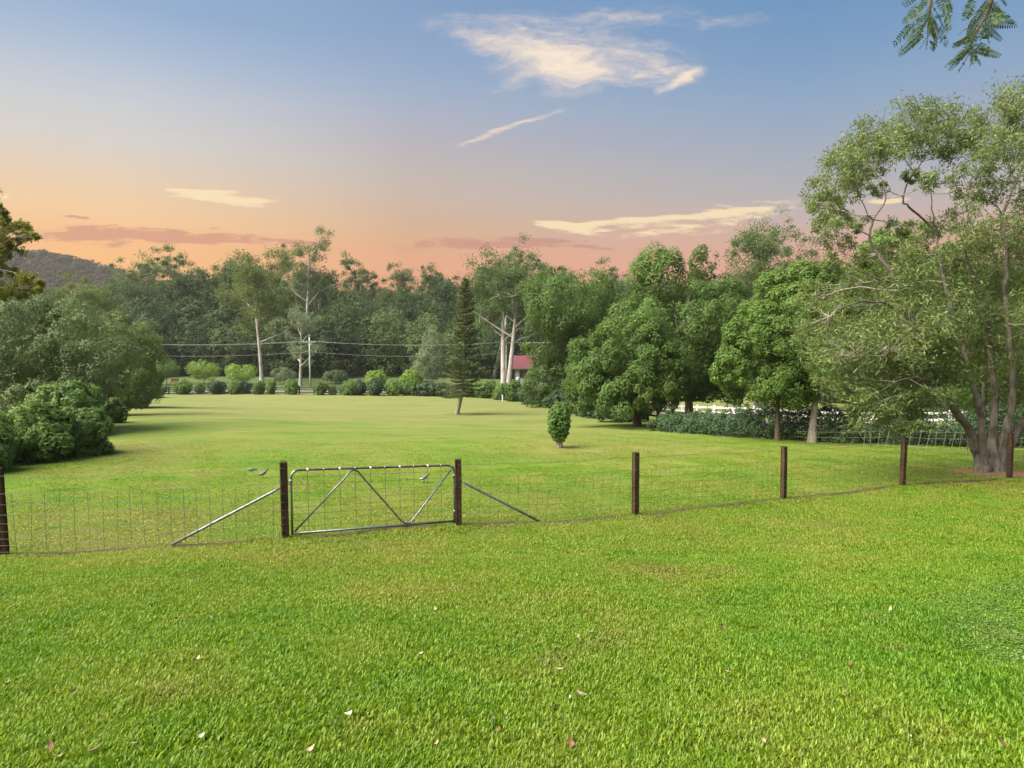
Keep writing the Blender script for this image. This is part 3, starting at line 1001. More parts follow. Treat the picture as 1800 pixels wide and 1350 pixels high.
FAR_LINE = [gp(262, 693), gp(420, 693.5), gp(600, 695), gp(760, 697), gp(850, 699), gp(905, 706), gp(950, 715)]
def build_rail_fences():
    root = thing('rail_fence', 'dark three rail timber fence along the far edge of the paddock behind the shrubs', 'fence', FAR_LINE[0])
    rail_fence(root, [p + (0, 1.6, 0) for p in FAR_LINE], 2.7, 1.25, (.35, .72, 1.09), M['dark_rail'], 0.16, 0.15, 0.05)
    pa = [at(1085, 735, 46.5)[:2], at(1137, 740, 42.5)[:2], at(1164, 745, 40.5)[:2], at(1215, 750, 38.5)[:2]]
    pa = [np.array([p[0], p[1], gm(p[0], p[1])]) for p in pa]
    root = thing('rail_fence', 'short dark timber rail fence showing in the gap between the hedge and a brown trunk', 'fence', pa[0])
    rail_fence(root, pa, 1.5, 0.95, (.42, .78), M['dark_rail'], 0.15, 0.12, 0.05)
    wp = [(13.0, 72), (15.4, 62), (18.6, 53.5), (23, 45), (30, 37.5), (40, 30)]
    wp = [np.array([p[0], p[1], gm(p[0], p[1])]) for p in wp]
    root = thing('rail_fence', 'white painted two rail fence along the road behind the dark hedge', 'fence', wp[0])
    rail_fence(root, wp, 2.4, 1.1, (.52, .93), M['white_rail'], 0.15, 0.14, 0.05, True)


build_rail_fences()

# ------------------------------------------------------------------ foliage engine
def unit(n, rng):
    v = rng.normal(size=(n, 3)); v /= np.linalg.norm(v, axis=1)[:, None] + 1e-9
    return v


def leaf_quads(P, D, length, width, rng, fold=0.12, face=None):
    """Rhombic leaves at P growing along D."""
    n = len(P)
    D = D / (np.linalg.norm(D, axis=1)[:, None] + 1e-9)
    W = np.cross(D, unit(n, rng) if face is None else face + 0.55 * unit(n, rng)); W /= np.linalg.norm(W, axis=1)[:, None] + 1e-9
    N = np.cross(D, W)
    L = (length * (0.6 + 0.8 * rng.random(n)))[:, None]; Wd = (width * (0.6 + 0.8 * rng.random(n)))[:, None]
    a = P - D * L * .5
    b = P + W * Wd * .5 + N * L * fold * .5
    c = P + D * L * .5
    d = P - W * Wd * .5 + N * L * fold * .5
    return np.stack([a, b, c, d], 1).reshape(-1, 3)


def lobes_on(blobs, lobe_r, rng, density=1.0, inside=0.78, zmin=None, keep=1.0):
    """Lobe centres over the joint surface of the ellipsoids BLOBS [(centre, (rx,ry,rz))]."""
    out = []
    B = [(np.array(c, float), np.array(r, float)) for c, r in blobs]
    for k, (c, r) in enumerate(B):
        p = 1.6
        area = 4 * math.pi * (((r[0] * r[1]) ** p + (r[0] * r[2]) ** p + (r[1] * r[2]) ** p) / 3) ** (1 / p)
        n = max(5, int(density * area / (lobe_r ** 2 * 1.5)))
        U = unit(n, rng)
        pts = c + U * r * (0.80 + 0.34 * rng.random(n)[:, None])
        ok = rng.random(n) < keep
        for j, (c2, r2) in enumerate(B):
            if j != k: ok &= np.linalg.norm((pts - c2) / r2, axis=1) > inside
        if zmin is not None: ok &= pts[:, 2] > zmin
        for q in pts[ok]: out.append((q, c))
    C = np.array([o[0] for o in out]); O = np.array([o[1] for o in out])
    return C, O


def lobed_crown(blobs, nleaf, lobe_r, leaf, aspect, rng, droop=0.2, sub=9, sub_r=0.42, density=1.0, zmin=None, keep=1.0, fill=0.12, up=0.25, inside=0.78):
    """Cauliflower crown: ellipsoids -> lobes -> small clumps -> leaves."""
    C, O = lobes_on(blobs, lobe_r, rng, density, inside, zmin, keep)
    nl = len(C)
    R = lobe_r * (0.65 + 0.7 * rng.random(nl))
    outw = C - O; outw /= np.linalg.norm(outw, axis=1)[:, None] + 1e-9
    outw = outw + np.array([0, 0, up]); outw /= np.linalg.norm(outw, axis=1)[:, None]
    S = unit(nl * sub, rng).reshape(nl, sub, 3) + outw[:, None] * 0.75
    S /= np.linalg.norm(S, axis=2)[:, :, None]
    sc_ = (C[:, None] + S * (R[:, None, None] * 0.85)).reshape(-1, 3)
    so = S.reshape(-1, 3)
    sr = np.repeat(R, sub) * sub_r * (0.6 + 0.8 * rng.random(nl * sub))
    w = sr ** 2; w /= w.sum()
    nf = int(nleaf * fill)
    idx = rng.choice(len(sc_), nleaf - nf, p=w)
    U = unit(len(idx), rng) + so[idx] * 0.55
    U /= np.linalg.norm(U, axis=1)[:, None]
    P = sc_[idx] + U * (sr[idx] * (0.65 + 0.5 * rng.random(len(idx))))[:, None]
    D = U * 0.15 + unit(len(idx), rng) * 0.9 + np.array([0, 0, -droop])
    N = U * .75 + outw[idx // sub] * .45 + np.array([0, 0, .25])
    D = D - N * (np.sum(D * N, 1) / np.sum(N * N, 1) * .8)[:, None]
    # inner leaves that close the view through
    if nf:
        bi = rng.integers(0, len(blobs), nf)
        bc = np.array([b[0] for b in blobs], float)[bi]; br = np.array([b[1] for b in blobs], float)[bi]
        P2 = bc + unit(nf, rng) * br * (0.35 + 0.5 * rng.random(nf))[:, None]
        if zmin is not None: P2 = P2[P2[:, 2] > zmin]
        P = np.concatenate([P, P2]); D = np.concatenate([D, unit(len(P2), rng)]); N = np.concatenate([N, unit(len(P2), rng)])
    if zmin is not None:
        ok = P[:, 2] > zmin - 0.3 * lobe_r
        P, D, N = P[ok], D[ok], N[ok]
    return leaf_quads(P, D, leaf, leaf * aspect, rng, face=N), C


def quads_mesh(name, V, mat):
    return mesh_from(name, V, np.arange(len(V)).reshape(-1, 4), [mat])


def clump_leaves(centres, radii, per, leaf, aspect, rng, droop=0.5, flat=0.6):
    """Loose leaf sprays round twig ends."""
    C = np.repeat(np.asarray(centres, float), per, 0); R = np.repeat(np.asarray(radii, float), per)
    n = len(C)
    U = rng.normal(size=(n, 3)) * 0.46
    U[:, 2] *= flat
    P = C + U * R[:, None]
    D = unit(n, rng) * 0.8 + U * 0.4 + np.array([0, 0, -droop])
    return leaf_quads(P, D, leaf, leaf * aspect, rng)


def branch(mb, p0, p1, r0, r1, rng, bend=0.12, n=6, sides=6):
    p0, p1 = np.asarray(p0, float), np.asarray(p1, float)
    L = np.linalg.norm(p1 - p0)
    b = rng.normal(size=3) * bend * L; b[2] += 0.06 * L
    pts = bez(p0, p1, b, n)
    pts[1:-1] += rng.normal(size=(n - 2, 3)) * L * 0.012
    mb.tube(pts, np.linspace(r0, r1, n), sides, False)
    return pts


def tree_object(name, label, cat, loc, trunk_mesh, crown_mesh, group=None, rotz=0.0, scale=None):
    root = thing(name, label, cat, loc, group, rotz)
    if trunk_mesh is not None: obj('trunk', trunk_mesh, root)
    if crown_mesh is not None: obj('crown', crown_mesh, root)
    if scale is not None: root.scale = scale
    return root


def solid_trunk(h, r, targets, rng, bark, lean=(0, 0), split=None, sides=9, flare=1.5, limb=0.45):
    """Tapered trunk from the origin with limbs reaching to the crown's lobes."""
    mb = MB()
    top = np.array([lean[0], lean[1], h])
    pts = bez((0, 0, -0.3), top, (lean[0] * .2 + rng.normal() * .02 * h, rng.normal() * .02 * h, 0), 9)
    rad = r * np.linspace(1, .35, 9); rad[0] = r * flare; rad[1] = r * 1.12
    mb.tube(pts, rad, sides, False)
    for tgt in targets:
        k = rng.integers(int(9 * (split or .35)), 8)
        branch(mb, pts[k], tgt, rad[k] * limb, rad[k] * .1, rng, .1, 6, 6)
    return mb.mesh('trunk', bark, True)


def px_blob(cx, cy, rx, ry, d, base, dy=0.0, depth=None):
    """Ellipsoid from pixel extents at depth d, relative to BASE."""
    c = at(cx, cy, d + dy) - base
    k = d / F
    return (tuple(c), (rx * k, (depth if depth else rx * k), ry * k))


def blob_tree(name, label, base, d, blobs_px, leafmat, bark, nleaf, lobe_px, leaf, seed, trunk_r=0.2, trunk_px=None, aspect=.5, group=None, cat='tree', zmin=0.15, **kw):
    """One tree: crown masses given by their outline in the photograph (with their own depth and thickness), trunk by its foot."""
    rng = np.random.default_rng(seed)
    base = np.array(base, float)
    blobs = [px_blob(b[0], b[1], b[2], b[3], d, base, b[4] if len(b) > 4 else 0.0, b[5] if len(b) > 5 else None) for b in blobs_px]
    V, C = lobed_crown(blobs, nleaf, lobe_px * d / F, leaf, aspect, rng, zmin=zmin, **kw)
    h = max(b[0][2] for b in blobs)
    ctr = np.array([b[0] for b in blobs])
    tg = [np.array(b[0]) for b in blobs] + [C[i] * .8 + ctr.mean(0) * .2 for i in rng.choice(len(C), min(9, len(C)), replace=False)]
    tr = solid_trunk(h * .9, trunk_r, tg, rng, bark, (ctr[:, 0].mean() * .6, ctr[:, 1].mean() * .6))
    return tree_object(name, label, cat, base, tr, quads_mesh('crown', V, leafmat), group)


# ---------------- the big acacia by the fence
def build_acacia():
    rng = np.random.default_rng(21)
    d0 = ACACIA[1]; base = ACACIA
    root = thing('acacia_tree', 'big spreading many stemmed tree with thin grey green leaves beside the wire fence', 'tree', base)
    mb = MB()
    Q = lambda px, py, dy=0.0: at(px, py, d0 + dy) - base
    kk = d0 / F
    # stems traced as (px, py, depth offset, radius px)
    stems = [
        [(1722, 836, -.1, 21), (1723, 810, -.05, 15), (1714, 785, -.1, 12), (1700, 750, -.3, 10), (1683, 728, -.6, 9), (1660, 690, -.9, 7), (1632, 630, -1.2, 6), (1603, 560, -1.2, 5.5), (1578, 497, -1.0, 5), (1550, 455, -.8, 4.2), (1529, 422, -.7, 3.5), (1536, 385, -.6, 2.8), (1556, 350, -.5, 2.2), (1552, 318, -.5, 1.5)],
        [(1728, 836, -.25, 18), (1729, 805, -.2, 11), (1726, 770, -.3, 8.5), (1724, 735, -.4, 8), (1715, 690, -.5, 7), (1700, 640, -.4, 6), (1685, 580, -.1, 5.5), (1668, 525, .3, 5), (1655, 470, .6, 4.2), (1648, 430, .8, 3.4), (1638, 400, .9, 3.2), (1605, 370, .9, 3.0), (1588, 352, .9, 2.6), (1595, 322, .9, 2.0), (1620, 285, .9, 1.3)],
        [(1733, 830, .15, 10), (1734, 790, .25, 6), (1730, 750, .5, 5), (1728, 700, .9, 5), (1735, 640, 1.3, 4.5), (1742, 570, 1.7, 4), (1735, 500, 2.0, 3.4), (1722, 430, 2.3, 2.6), (1700, 370, 2.4, 2.0), (1690, 330, 2.5, 1.2)],
        [(1752, 836, -.1, 22), (1747, 805, -.05, 14), (1745, 770, 0, 11), (1747, 735, 0, 9.5), (1749, 690, .1, 8.5), (1744, 640, .2, 8), (1738, 590, .2, 7), (1733, 545, .1, 6), (1724, 520, 0, 5.5), (1712, 490, -.1, 4.6), (1700, 455, -.3, 3.6), (1690, 420, -.4, 2.8)],
        [(1758, 834, 0, 18), (1760, 800, 0, 14), (1764, 770, -.1, 12), (1774, 735, -.2, 9), (1782, 700, -.3, 8), (1780, 640, -.3, 7.5), (1772, 570, -.2, 7), (1768, 500, -.1, 6), (1770, 440, 0, 5), (1762, 390, .1, 4.4), (1775, 345, .2, 3.5), (1795, 300, .3, 2.6), (1808, 260, .3, 1.6)],
        [(1764, 832, .05, 15), (1772, 790, .1, 13), (1790, 755, .2, 12), (1812, 720, .3, 10), (1840, 670, .5, 9), (1868, 600, .7, 7.5), (1890, 520, .9, 6), (1900, 430, 1.0, 4.5), (1895, 330, 1.1, 3)],
        [(1700, 640, -.4, 4), (1668, 612, -1.1, 3.4), (1630, 596, -1.8, 2.8), (1590, 600, -2.3, 2.0), (1555, 625, -2.6, 1.2)],
        [(1660, 690, -.9, 4), (1625, 668, -1.6, 3.2), (1585, 668, -2.2, 2.4), (1545, 690, -2.6, 1.4)],
        [(1770, 440, 0, 3.2), (1790, 410, -.5, 2.6), (1815, 380, -.9, 1.6)],
        [(1603, 560, -1.2, 3.4), (1560, 535, -1.6, 2.8), (1515, 530, -2, 2.0), (1470, 545, -2.3, 1.2)],
        [(1578, 497, -1.0, 3), (1545, 490, -1.2, 2.2), (1500, 470, -1.4, 1.4)],
        [(1648, 430, .8, 2.6), (1640, 380, 1.2, 2.0), (1636, 330, 1.4, 1.2)],
    ]
    nodes = []
    for s in stems:
        P = spline([Q(a, b, c) for a, b, c, _ in s], 4)
        f = np.linspace(0, len(s) - 1, len(P))
        r = np.interp(f, np.arange(len(s)), [q[3] for q in s]) * kk * np.interp(f / (len(s) - 1), [0, .12, .35, 1], [.60, .68, .70, .60])
        P[1:-1] += rng.normal(size=(len(P) - 2, 3)) * 0.015
        mb.tube(P, r, 9, False)
        for p, rr in zip(P[4:], r[4:]): nodes.append((p, rr))
    # root flare
    for a in np.linspace(0, 2 * math.pi, 9)[:-1]:
        p = np.array([math.cos(a) * .33, math.sin(a) * .27, -0.12]) + Q(1741, 836) * np.array([1, 1, 0])
        mb.tube(bez(p, p * np.array([.45, .45, 0]) + (0, 0, .38), (0, 0, -0.06), 5), [.05, .08, .10, .11, .08], 6, False)
    clusters = [(1450,330,35),(1472,290,36),(1500,262,38),(1535,240,38),(1575,222,40),(1615,213,40),(1655,215,40),(1692,228,36),(1722,240,32),(1745,215,40),(1780,190,44),(1815,175,48),(1850,185,60),(1900,230,70),
        (1460,365,30),(1490,330,32),(1530,288,32),(1580,262,30),(1630,258,30),(1680,272,34),(1720,295,34),(1760,262,38),(1800,250,44),(1500,300,30),(1555,255,30),(1600,238,30),(1645,240,30),
        (1470,400,26),(1445,385,24),(1500,392,20),(1480,430,26),(1458,462,22),(1512,452,22),(1440,350,22),
        (1640,322,22),(1690,332,28),(1732,345,30),(1795,330,38),(1560,440,30),(1610,432,34),(1655,395,32),(1702,395,40),(1752,415,40),(1800,415,48),(1540,330,16),(1600,310,14),
        (1550,500,42),(1605,492,42),(1660,478,44),(1722,486,42),(1782,505,48),(1840,480,60),
        (1425,520,30),(1450,560,42),(1500,540,46),(1430,600,30),(1480,612,50),(1540,580,52),(1600,558,52),(1660,555,48),(1472,668,36),(1530,650,56),(1592,632,52),(1642,618,48),(1522,705,42),(1572,695,50),(1562,735,32),(1612,715,30),(1500,690,34),(1590,748,18),
        (1702,600,40),(1752,598,46),(1802,618,52),(1690,655,30),(1782,678,38),(1850,640,60),(1850,560,60),(1862,380,60),(1880,300,60),(1650,690,20),(1720,660,26),(1480,500,34),(1530,455,26),(1585,395,22),(1625,450,32),(1690,450,34),(1745,470,36),(1800,460,40),(1700,540,40),(1750,545,40),(1630,520,36),(1570,540,36),(1730,620,34),(1545,715,36),(1585,725,30),(1490,640,36),(1615,665,40),(1560,610,44),(1510,580,40),(1655,585,36)]
    Np = np.array([n[0] for n in nodes]); Nr = np.array([n[1] for n in nodes])
    cen, rad = [], []
    mtw = MB()
    for (px, py, r) in clusters:
        low = py > 540 and px < 1680
        dy = rng.uniform(-2.6, -.6) if low else rng.uniform(-1.9, 1.9)
        c = Q(px, py, dy); R = r * kk
        far = np.linalg.norm(Np - c, axis=1) + np.maximum(0, Np[:, 2] - c[2]) * .7
        k = int(np.argmin(far))
        end = c + (0, 0, -.2 * R)
        pts = branch(mtw, Np[k], end, min(Nr[k] * .6, .032), .006, rng, .10, 6, 5)
        # twigs, each with its spray
        m = max(8, int(17 * (r / 38) ** 2))
        for _ in range(m):
            u = unit(1, rng)[0] * R * (0.40 + .85 * rng.random()); u[2] *= .8
            e = c + u
            mtw.tube(bez(pts[-2 if rng.random() < .5 else -3], e, rng.normal(size=3) * .05, 4), [.010, .007, .005, .003], 4, False)
            cen.append(e); rad.append(R * (0.34 + .22 * rng.random()))
    mbm = mb.mesh('trunk', M['bark_acacia'], True)
    obj('trunk', mbm, root)
    obj('branches', mtw.mesh('branches', M['bark_pale'], True), root)
    V = clump_leaves(cen, rad, 58, 0.125, .23, rng, 0.35, .8)
    obj('crown', quads_mesh('crown', V, M['acacia_leaf']), root)


build_acacia()
_lr = np.random.default_rng(8)
def disc(name, c, r, mat, label, n=28):
    V = [(c[0], c[1], gm(c[0], c[1]) + .02)]
    for ring, s in ((1, .5), (2, 1.0)):
        for i in range(n):
            a = i / n * 2 * math.pi
            rr = r * s * (1 + .3 * (_lr.random() - .5))
            x, y = c[0] + rr * math.cos(a), c[1] + rr * .8 * math.sin(a)
            V.append((x, y, gm(x, y) + (.02 if ring == 1 else -.004)))
    Fc = [(0, 1 + i, 1 + (i + 1) % n) for i in range(n)] + [(1 + i, 1 + n + i, 1 + n + (i + 1) % n, 1 + (i + 1) % n) for i in range(n)]
    return tag(obj(name, mesh_from(name, np.array(V), Fc, [mat], True)), label, kind='stuff')


disc('leaf_litter', ACACIA + (0.1, -0.25, 0), 1.25, M['litter'], 'reddish bark litter and dead leaves round the foot of the big tree')

# ---------------- row of dark round trees on the right
def build_right_trees():
    g = 'round crowned trees along the right side of the paddock'
    k = dict(group=g)
    b = gp(985, 722)
    d = 60.0; b = np.array([at(985, 700, d)[0], d, 0]); b[2] = gm(b[0], b[1])
    blob_tree('rounded_tree', 'dense dome shaped dark green tree beside the red roofed house', b, d,
              [(1000, 535, 62, 50, 0), (1045, 560, 52, 50, 0), (978, 585, 38, 52, 0), (1000, 625, 46, 52, -1), (1040, 625, 62, 60, 0), (982, 640, 26, 36, -1), (1000, 675, 55, 32, -1)],
              M['dark_leaf'], M['bark_dark'], 56000, 26, .24, 31, .3, keep=.95, density=.7, **k)
    d = 45.0; b = gp(1212, 741); d = 43.0; b = np.array([at(1212, 735, d)[0], d, 0]); b[2] = gm(b[0], b[1])
    blob_tree('rounded_tree', 'tallest round crowned tree with a pale trunk rising over the white fence', b, d,
              [(1180, 505, 50, 46, 1.0), (1225, 488, 36, 38, 1.5), (1250, 525, 42, 40, 1), (1148, 535, 42, 45, 0.5), (1200, 555, 78, 45, 0), (1170, 600, 75, 50, -1), (1240, 590, 62, 48, 0), (1215, 640, 70, 42, 0.5), (1240, 668, 52, 30, 0.8), (1185, 662, 44, 32, 0.6), (1270, 540, 28, 40, .5), (1140, 570, 40, 40, 0)],
              M['dark_leaf'], M['bark_grey'], 78000, 26, .19, 32, .26, keep=.85, density=.62, fill=.08, zmin=1.9, **k)
    b = gp(1121, 748); d = b[1]
    blob_tree('rounded_tree', 'low leafy tree with a brown trunk in front of the short dark rail fence', b, d,
              [(1110, 610, 48, 42, 0), (1070, 640, 42, 42, 0), (1140, 640, 50, 48, -.5), (1060, 690, 45, 28, -.5), (1110, 675, 62, 34, -.6), (1158, 645, 34, 28, 0), (1045, 660, 26, 30, 0)],
              M['dark_leaf'], M['bark_dark'], 54000, 23, .165, 33, .22, keep=.9, density=.65, zmin=1.0, **k)
    b = gp(1367, 774); d = b[1]
    blob_tree('rounded_tree', 'leafy light green tree with a thin brown trunk behind the hedge', b, d,
              [(1335, 640, 46, 46, 0), (1365, 590, 52, 50, .5), (1320, 595, 24, 40, 0), (1390, 540, 40, 48, 1), (1395, 640, 40, 42, 0), (1340, 690, 38, 26, 0), (1300, 650, 24, 28, 0), (1420, 600, 36, 60, 1)],
              M['bright_leaf'], M['bark_dark'], 56000, 23, .13, 34, .10, keep=.85, density=.65, zmin=1.5, **k)
    b = gp(1427, 778); d = b[1]
    blob_tree('rounded_tree', 'slender tree with a smooth pale trunk standing in the dark hedge', b, d,
              [(1430, 545, 50, 60, 1), (1465, 590, 44, 50, .6), (1410, 620, 36, 46, .2), (1455, 650, 40, 36, 0), (1480, 500, 44, 40, 1.2)],
              M['bright_leaf'], M['bark_grey'], 42000, 23, .125, 35, .15, keep=.85, density=.65, zmin=2.2, **k)
    b = gp(1580, 781); d = b[1] + 1.5; b = np.array([at(1580, 770, d)[0], d, 0]); b[2] = gm(b[0], b[1])
    blob_tree('rounded_tree', 'dense dark tree seen through the branches of the big spreading tree', b, d,
              [(1590, 470, 70, 60, 3), (1530, 540, 60, 60, 2), (1640, 520, 60, 60, 3), (1700, 490, 55, 70, 4), (1600, 600, 70, 60, 2), (1680, 600, 60, 60, 3), (1530, 620, 45, 60, 2)],
              M['dark_leaf'], M['bark_dark'], 42000, 17, .16, 36, .13, keep=.8, **k)
    d = 34; b = np.array([at(1780, 770, d)[0], d, 0]); b[2] = gm(b[0], b[1])
    blob_tree('rounded_tree', 'dark bushy tree beyond the hedge at the right edge of the view', b, d,
              [(1760, 600, 60, 70, 0), (1820, 560, 70, 90, 0), (1800, 680, 70, 50, 0), (1720, 680, 40, 40, 0), (1880, 620, 80, 100, 0)],
              M['dark_leaf'], M['bark_dark'], 26000, 19, .19, 37, .2, **k)
    d = 70; b = np.array([at(1290, 690, d)[0], d, 0]); b[2] = gm(b[0], b[1])
    blob_tree('rounded_tree', 'shaded bushy tree across the road behind the white fence', b, d,
              [(1290, 560, 60, 55, 0), (1350, 600, 60, 60, 0), (1270, 640, 45, 40, 0), (1330, 650, 60, 40, 0), (1430, 640, 70, 50, 2), (1500, 620, 60, 60, 2)],
              M['wood_leaf'], M['bark_grey'], 26000, 20, .33, 38, .3, **k)
    d = 62; b = np.array([at(1660, 720, d)[0], d, 0]); b[2] = gm(b[0], b[1])
    blob_tree('rounded_tree', 'mid green tree far beyond the white fence and its green verge', b, d,
              [(1560, 640, 60, 45, 0), (1640, 610, 70, 60, 0), (1720, 620, 70, 60, 0), (1800, 640, 70, 60, 0), (1650, 680, 80, 30, 0)],
              M['dark_leaf'], M['bark_grey'], 22000, 22, .3, 39, .3, **k)


build_right_trees()

# ---------------- hedge and understorey on the right
def bush_mesh(blobs, nleaf, lobe, leaf, mat, seed, aspect=.5, **kw):
    rng = np.random.default_rng(seed)
    V, C = lobed_crown(blobs, nleaf, lobe, leaf, aspect, rng, zmin=0.02, up=.4, **kw)
    return quads_mesh('foliage', V, mat), C


def stems_mesh(targets, r, rng, bark, base_spread=.1):
    mb = MB()
    for t in targets:
        branch(mb, (rng.normal() * base_spread, rng.normal() * base_spread, -.1), t, r, r * .3, rng, .1, 5, 5)
    return mb.mesh('stem', bark, True)


def build_hedge():
    line = [(1186, 759), (1230, 763), (1290, 767), (1350, 771), (1420, 776), (1500, 779), (1600, 783), (1700, 786), (1800, 788), (1900, 790)]
    P = spline([gp(*p) for p in line], 5)
    base = gp(1186, 759)
    root = thing('hedge', 'dark glossy hedge along the right edge of the paddock under the trees', 'hedge', base)
    rng = np.random.default_rng(3)
    blobs = []
    for i, p in enumerate(P):
        q = np.array([p[0], p[1] + .9, gm(p[0], p[1])]) - base
        h = (0.25 + .27 * min(1, max(0, i - 3) / 14)) * (0.75 + .6 * rng.random())
        blobs.append(((q[0], q[1] + rng.uniform(-.2, .2), q[2] + h * .85), (.75 + .2 * rng.random(), .75, h)))
    V, C = lobed_crown(blobs, 60000, .25, .10, .5, rng, fill=.06, up=.4, density=.8, keep=.85)
    obj('foliage', quads_mesh('foliage', V, M['hedge_leaf']), root)
    mb = MB()
    for b in blobs[::2]:
        c = np.array(b[0])
        for _ in range(3):
            g0 = np.array([c[0] + rng.normal() * .2, c[1] + rng.normal() * .2, c[2] - b[1][2] * 1.1])
            branch(mb, g0, c + rng.normal(size=3) * .3, .03, .01, rng, .1, 4, 5)
    mb.build('stem', M['bark_dark'], root, True)
    # separate bushes under the trees further along
    spec = [(1182, 757, 18, 20, .0), (1098, 742, 34, 34, 0), (1060, 735, 30, 30, 0), (1022, 728, 30, 30, 1), (1035, 732, 22, 20, 0), (990, 722, 22, 22, 1)]
    labs = ['small dark bush beside the brown trunk at the end of the hedge', 'wide dark bush under the low leafy tree by the paddock edge', 'dark bush just behind the small clipped topiary shrub',
            'shaded bush at the foot of the dome shaped tree', 'little low bush tucked between two dark bushes', 'dark low bush at the far end beside the dome shaped tree']
    for i, ((px, py, rx, ry, dd), lab) in enumerate(zip(spec, labs)):
        b = gp(px, py); k = b[1] / F
        me, C = bush_mesh([((0, rx * k * .6, ry * k * .6), (rx * k, rx * k * .8, ry * k * .75)), ((rx * k * .6, rx * k * .8, ry * k * .5), (rx * k * .6, rx * k * .6, ry * k * .5))], 9000, rx * k * .33, .16, M['hedge_leaf'], 50 + i)
        r = thing('bush', lab, 'bush', b, 'dark bushes under the right hand trees')
        obj('foliage', me, r); obj('stem', stems_mesh([C[j] for j in range(0, len(C), max(1, len(C) // 6))], .04, rng, M['bark_dark']), r)


build_hedge()

# ---------------- Norfolk pine
def build_pine():
    rng = np.random.default_rng(77)
    b = gp(802, 728); d = b[1]; k = d / F
    root = thing('norfolk_pine', 'tall narrow pine with tiers of upswept branches and a bare leaning foot on the lawn', 'pine tree', b)
    H = (728 - 487) * k
    mb = MB()
    tr = lambda z: np.array([0.012 * (z / H) * H + 0.62 * (1 - math.exp(-max(z, 0) / 1.6)) * (1 if z > -9 else 0), 0, z])
    zs = np.linspace(-.2, H, 18)
    mb.tube([tr(z) for z in zs], np.interp(zs, [-.2, .1, H], [.22, .17, .02]), 9, False)
    Ps, Ds = [], []
    z = 1.45
    i = 0
    while z < H - .15:
        t = (z - 1.4) / (H - 1.4)
        R = np.interp(t, [0, .06, .2, .45, .7, .9, 1], [1.65, 1.8, 1.55, 1.25, .88, .48, .12])
        nb = 6 + (i % 2)
        a0 = rng.random() * 6
        for j in range(nb):
            a = a0 + j * 2 * math.pi / nb + rng.normal() * .12
            if rng.random() < .12: continue
            r = R * rng.uniform(.55, 1.15)
            c0 = tr(z)
            n = 8
            s = np.linspace(0, 1, n)
            rise = rng.uniform(.10, .26) - (.18 if t < .12 else 0)
            pts = np.stack([c0[0] + np.cos(a) * r * s, c0[1] + np.sin(a) * r * s, c0[2] - .10 * np.sin(s * 2.5) * r + rise * r * s ** 2.2], 1)
            mb.tube(pts, np.linspace(.03 * (1 - t) + .008, .005, n), 4, False)
            m = int(26 + 84 * r)
            q = rng.random(m) ** .75
            p = np.stack([np.interp(q, s, pts[:, c]) for c in range(3)], 1)
            side = np.array([-math.sin(a), math.cos(a), 0])
            lat = rng.normal(size=m)[:, None] * side * (.22 * (1 - q * .5) * min(1, r))[:, None]
            p = p + lat + np.array([0, 0, 1]) * (np.abs(rng.normal(size=m)) * .05 + .02)[:, None]
            D = np.array([math.cos(a), math.sin(a), .55]) + lat * 3 + rng.normal(size=(m, 3)) * .35
            Ps.append(p); Ds.append(D)
        z += np.interp(t, [0, .5, 1], [.27, .24, .17]) * rng.uniform(.85, 1.15)
        i += 1
    obj('trunk', mb.mesh('trunk', M['bark_grey'], True), root)
    V = leaf_quads(np.concatenate(Ps), np.concatenate(Ds), .21, .045, rng)
    obj('crown', quads_mesh('crown', V, M['pine_leaf']), root)
    print('pine leaves', len(V) // 4)


build_pine()

# ---------------- topiary shrub
def build_topiary():
    rng = np.random.default_rng(9)
    b = gp(983, 787); d = b[1]; k = d / F
    root = thing('topiary_shrub', 'small egg shaped shrub on a short stem standing alone on the lawn', 'shrub', b)
    bl = [((0, 0, 46 * k), (16 * k, 16 * k, 29 * k)), ((-2 * k, 0, 60 * k), (12 * k, 12 * k, 15 * k)), ((0, 0, 30 * k), (10 * k, 10 * k, 15 * k))]
    V, C = lobed_crown(bl, 11000, .085, .085, .5, rng, fill=.1, density=1.2, droop=.4, sub=7, zmin=.24)
    obj('crown', quads_mesh('crown', V, M['shrub_leaf']), root)
    mb = MB()
    for i in range(7):
        a = i / 7 * 6.28
        mb.tube(bez((math.cos(a) * .07, math.sin(a) * .07, -.1), (math.cos(a) * .12, math.sin(a) * .12, .75), (0, 0, 0), 4), [.06, .045, .035, .02], 6, False)
    mb.tube([(0, 0, -.1), (0, 0, .35), (0, 0, 1.3)], [.11, .09, .02], 8, False)
    obj('trunk', mb.mesh('trunk', M['bark_grey'], True), root)


build_topiary()

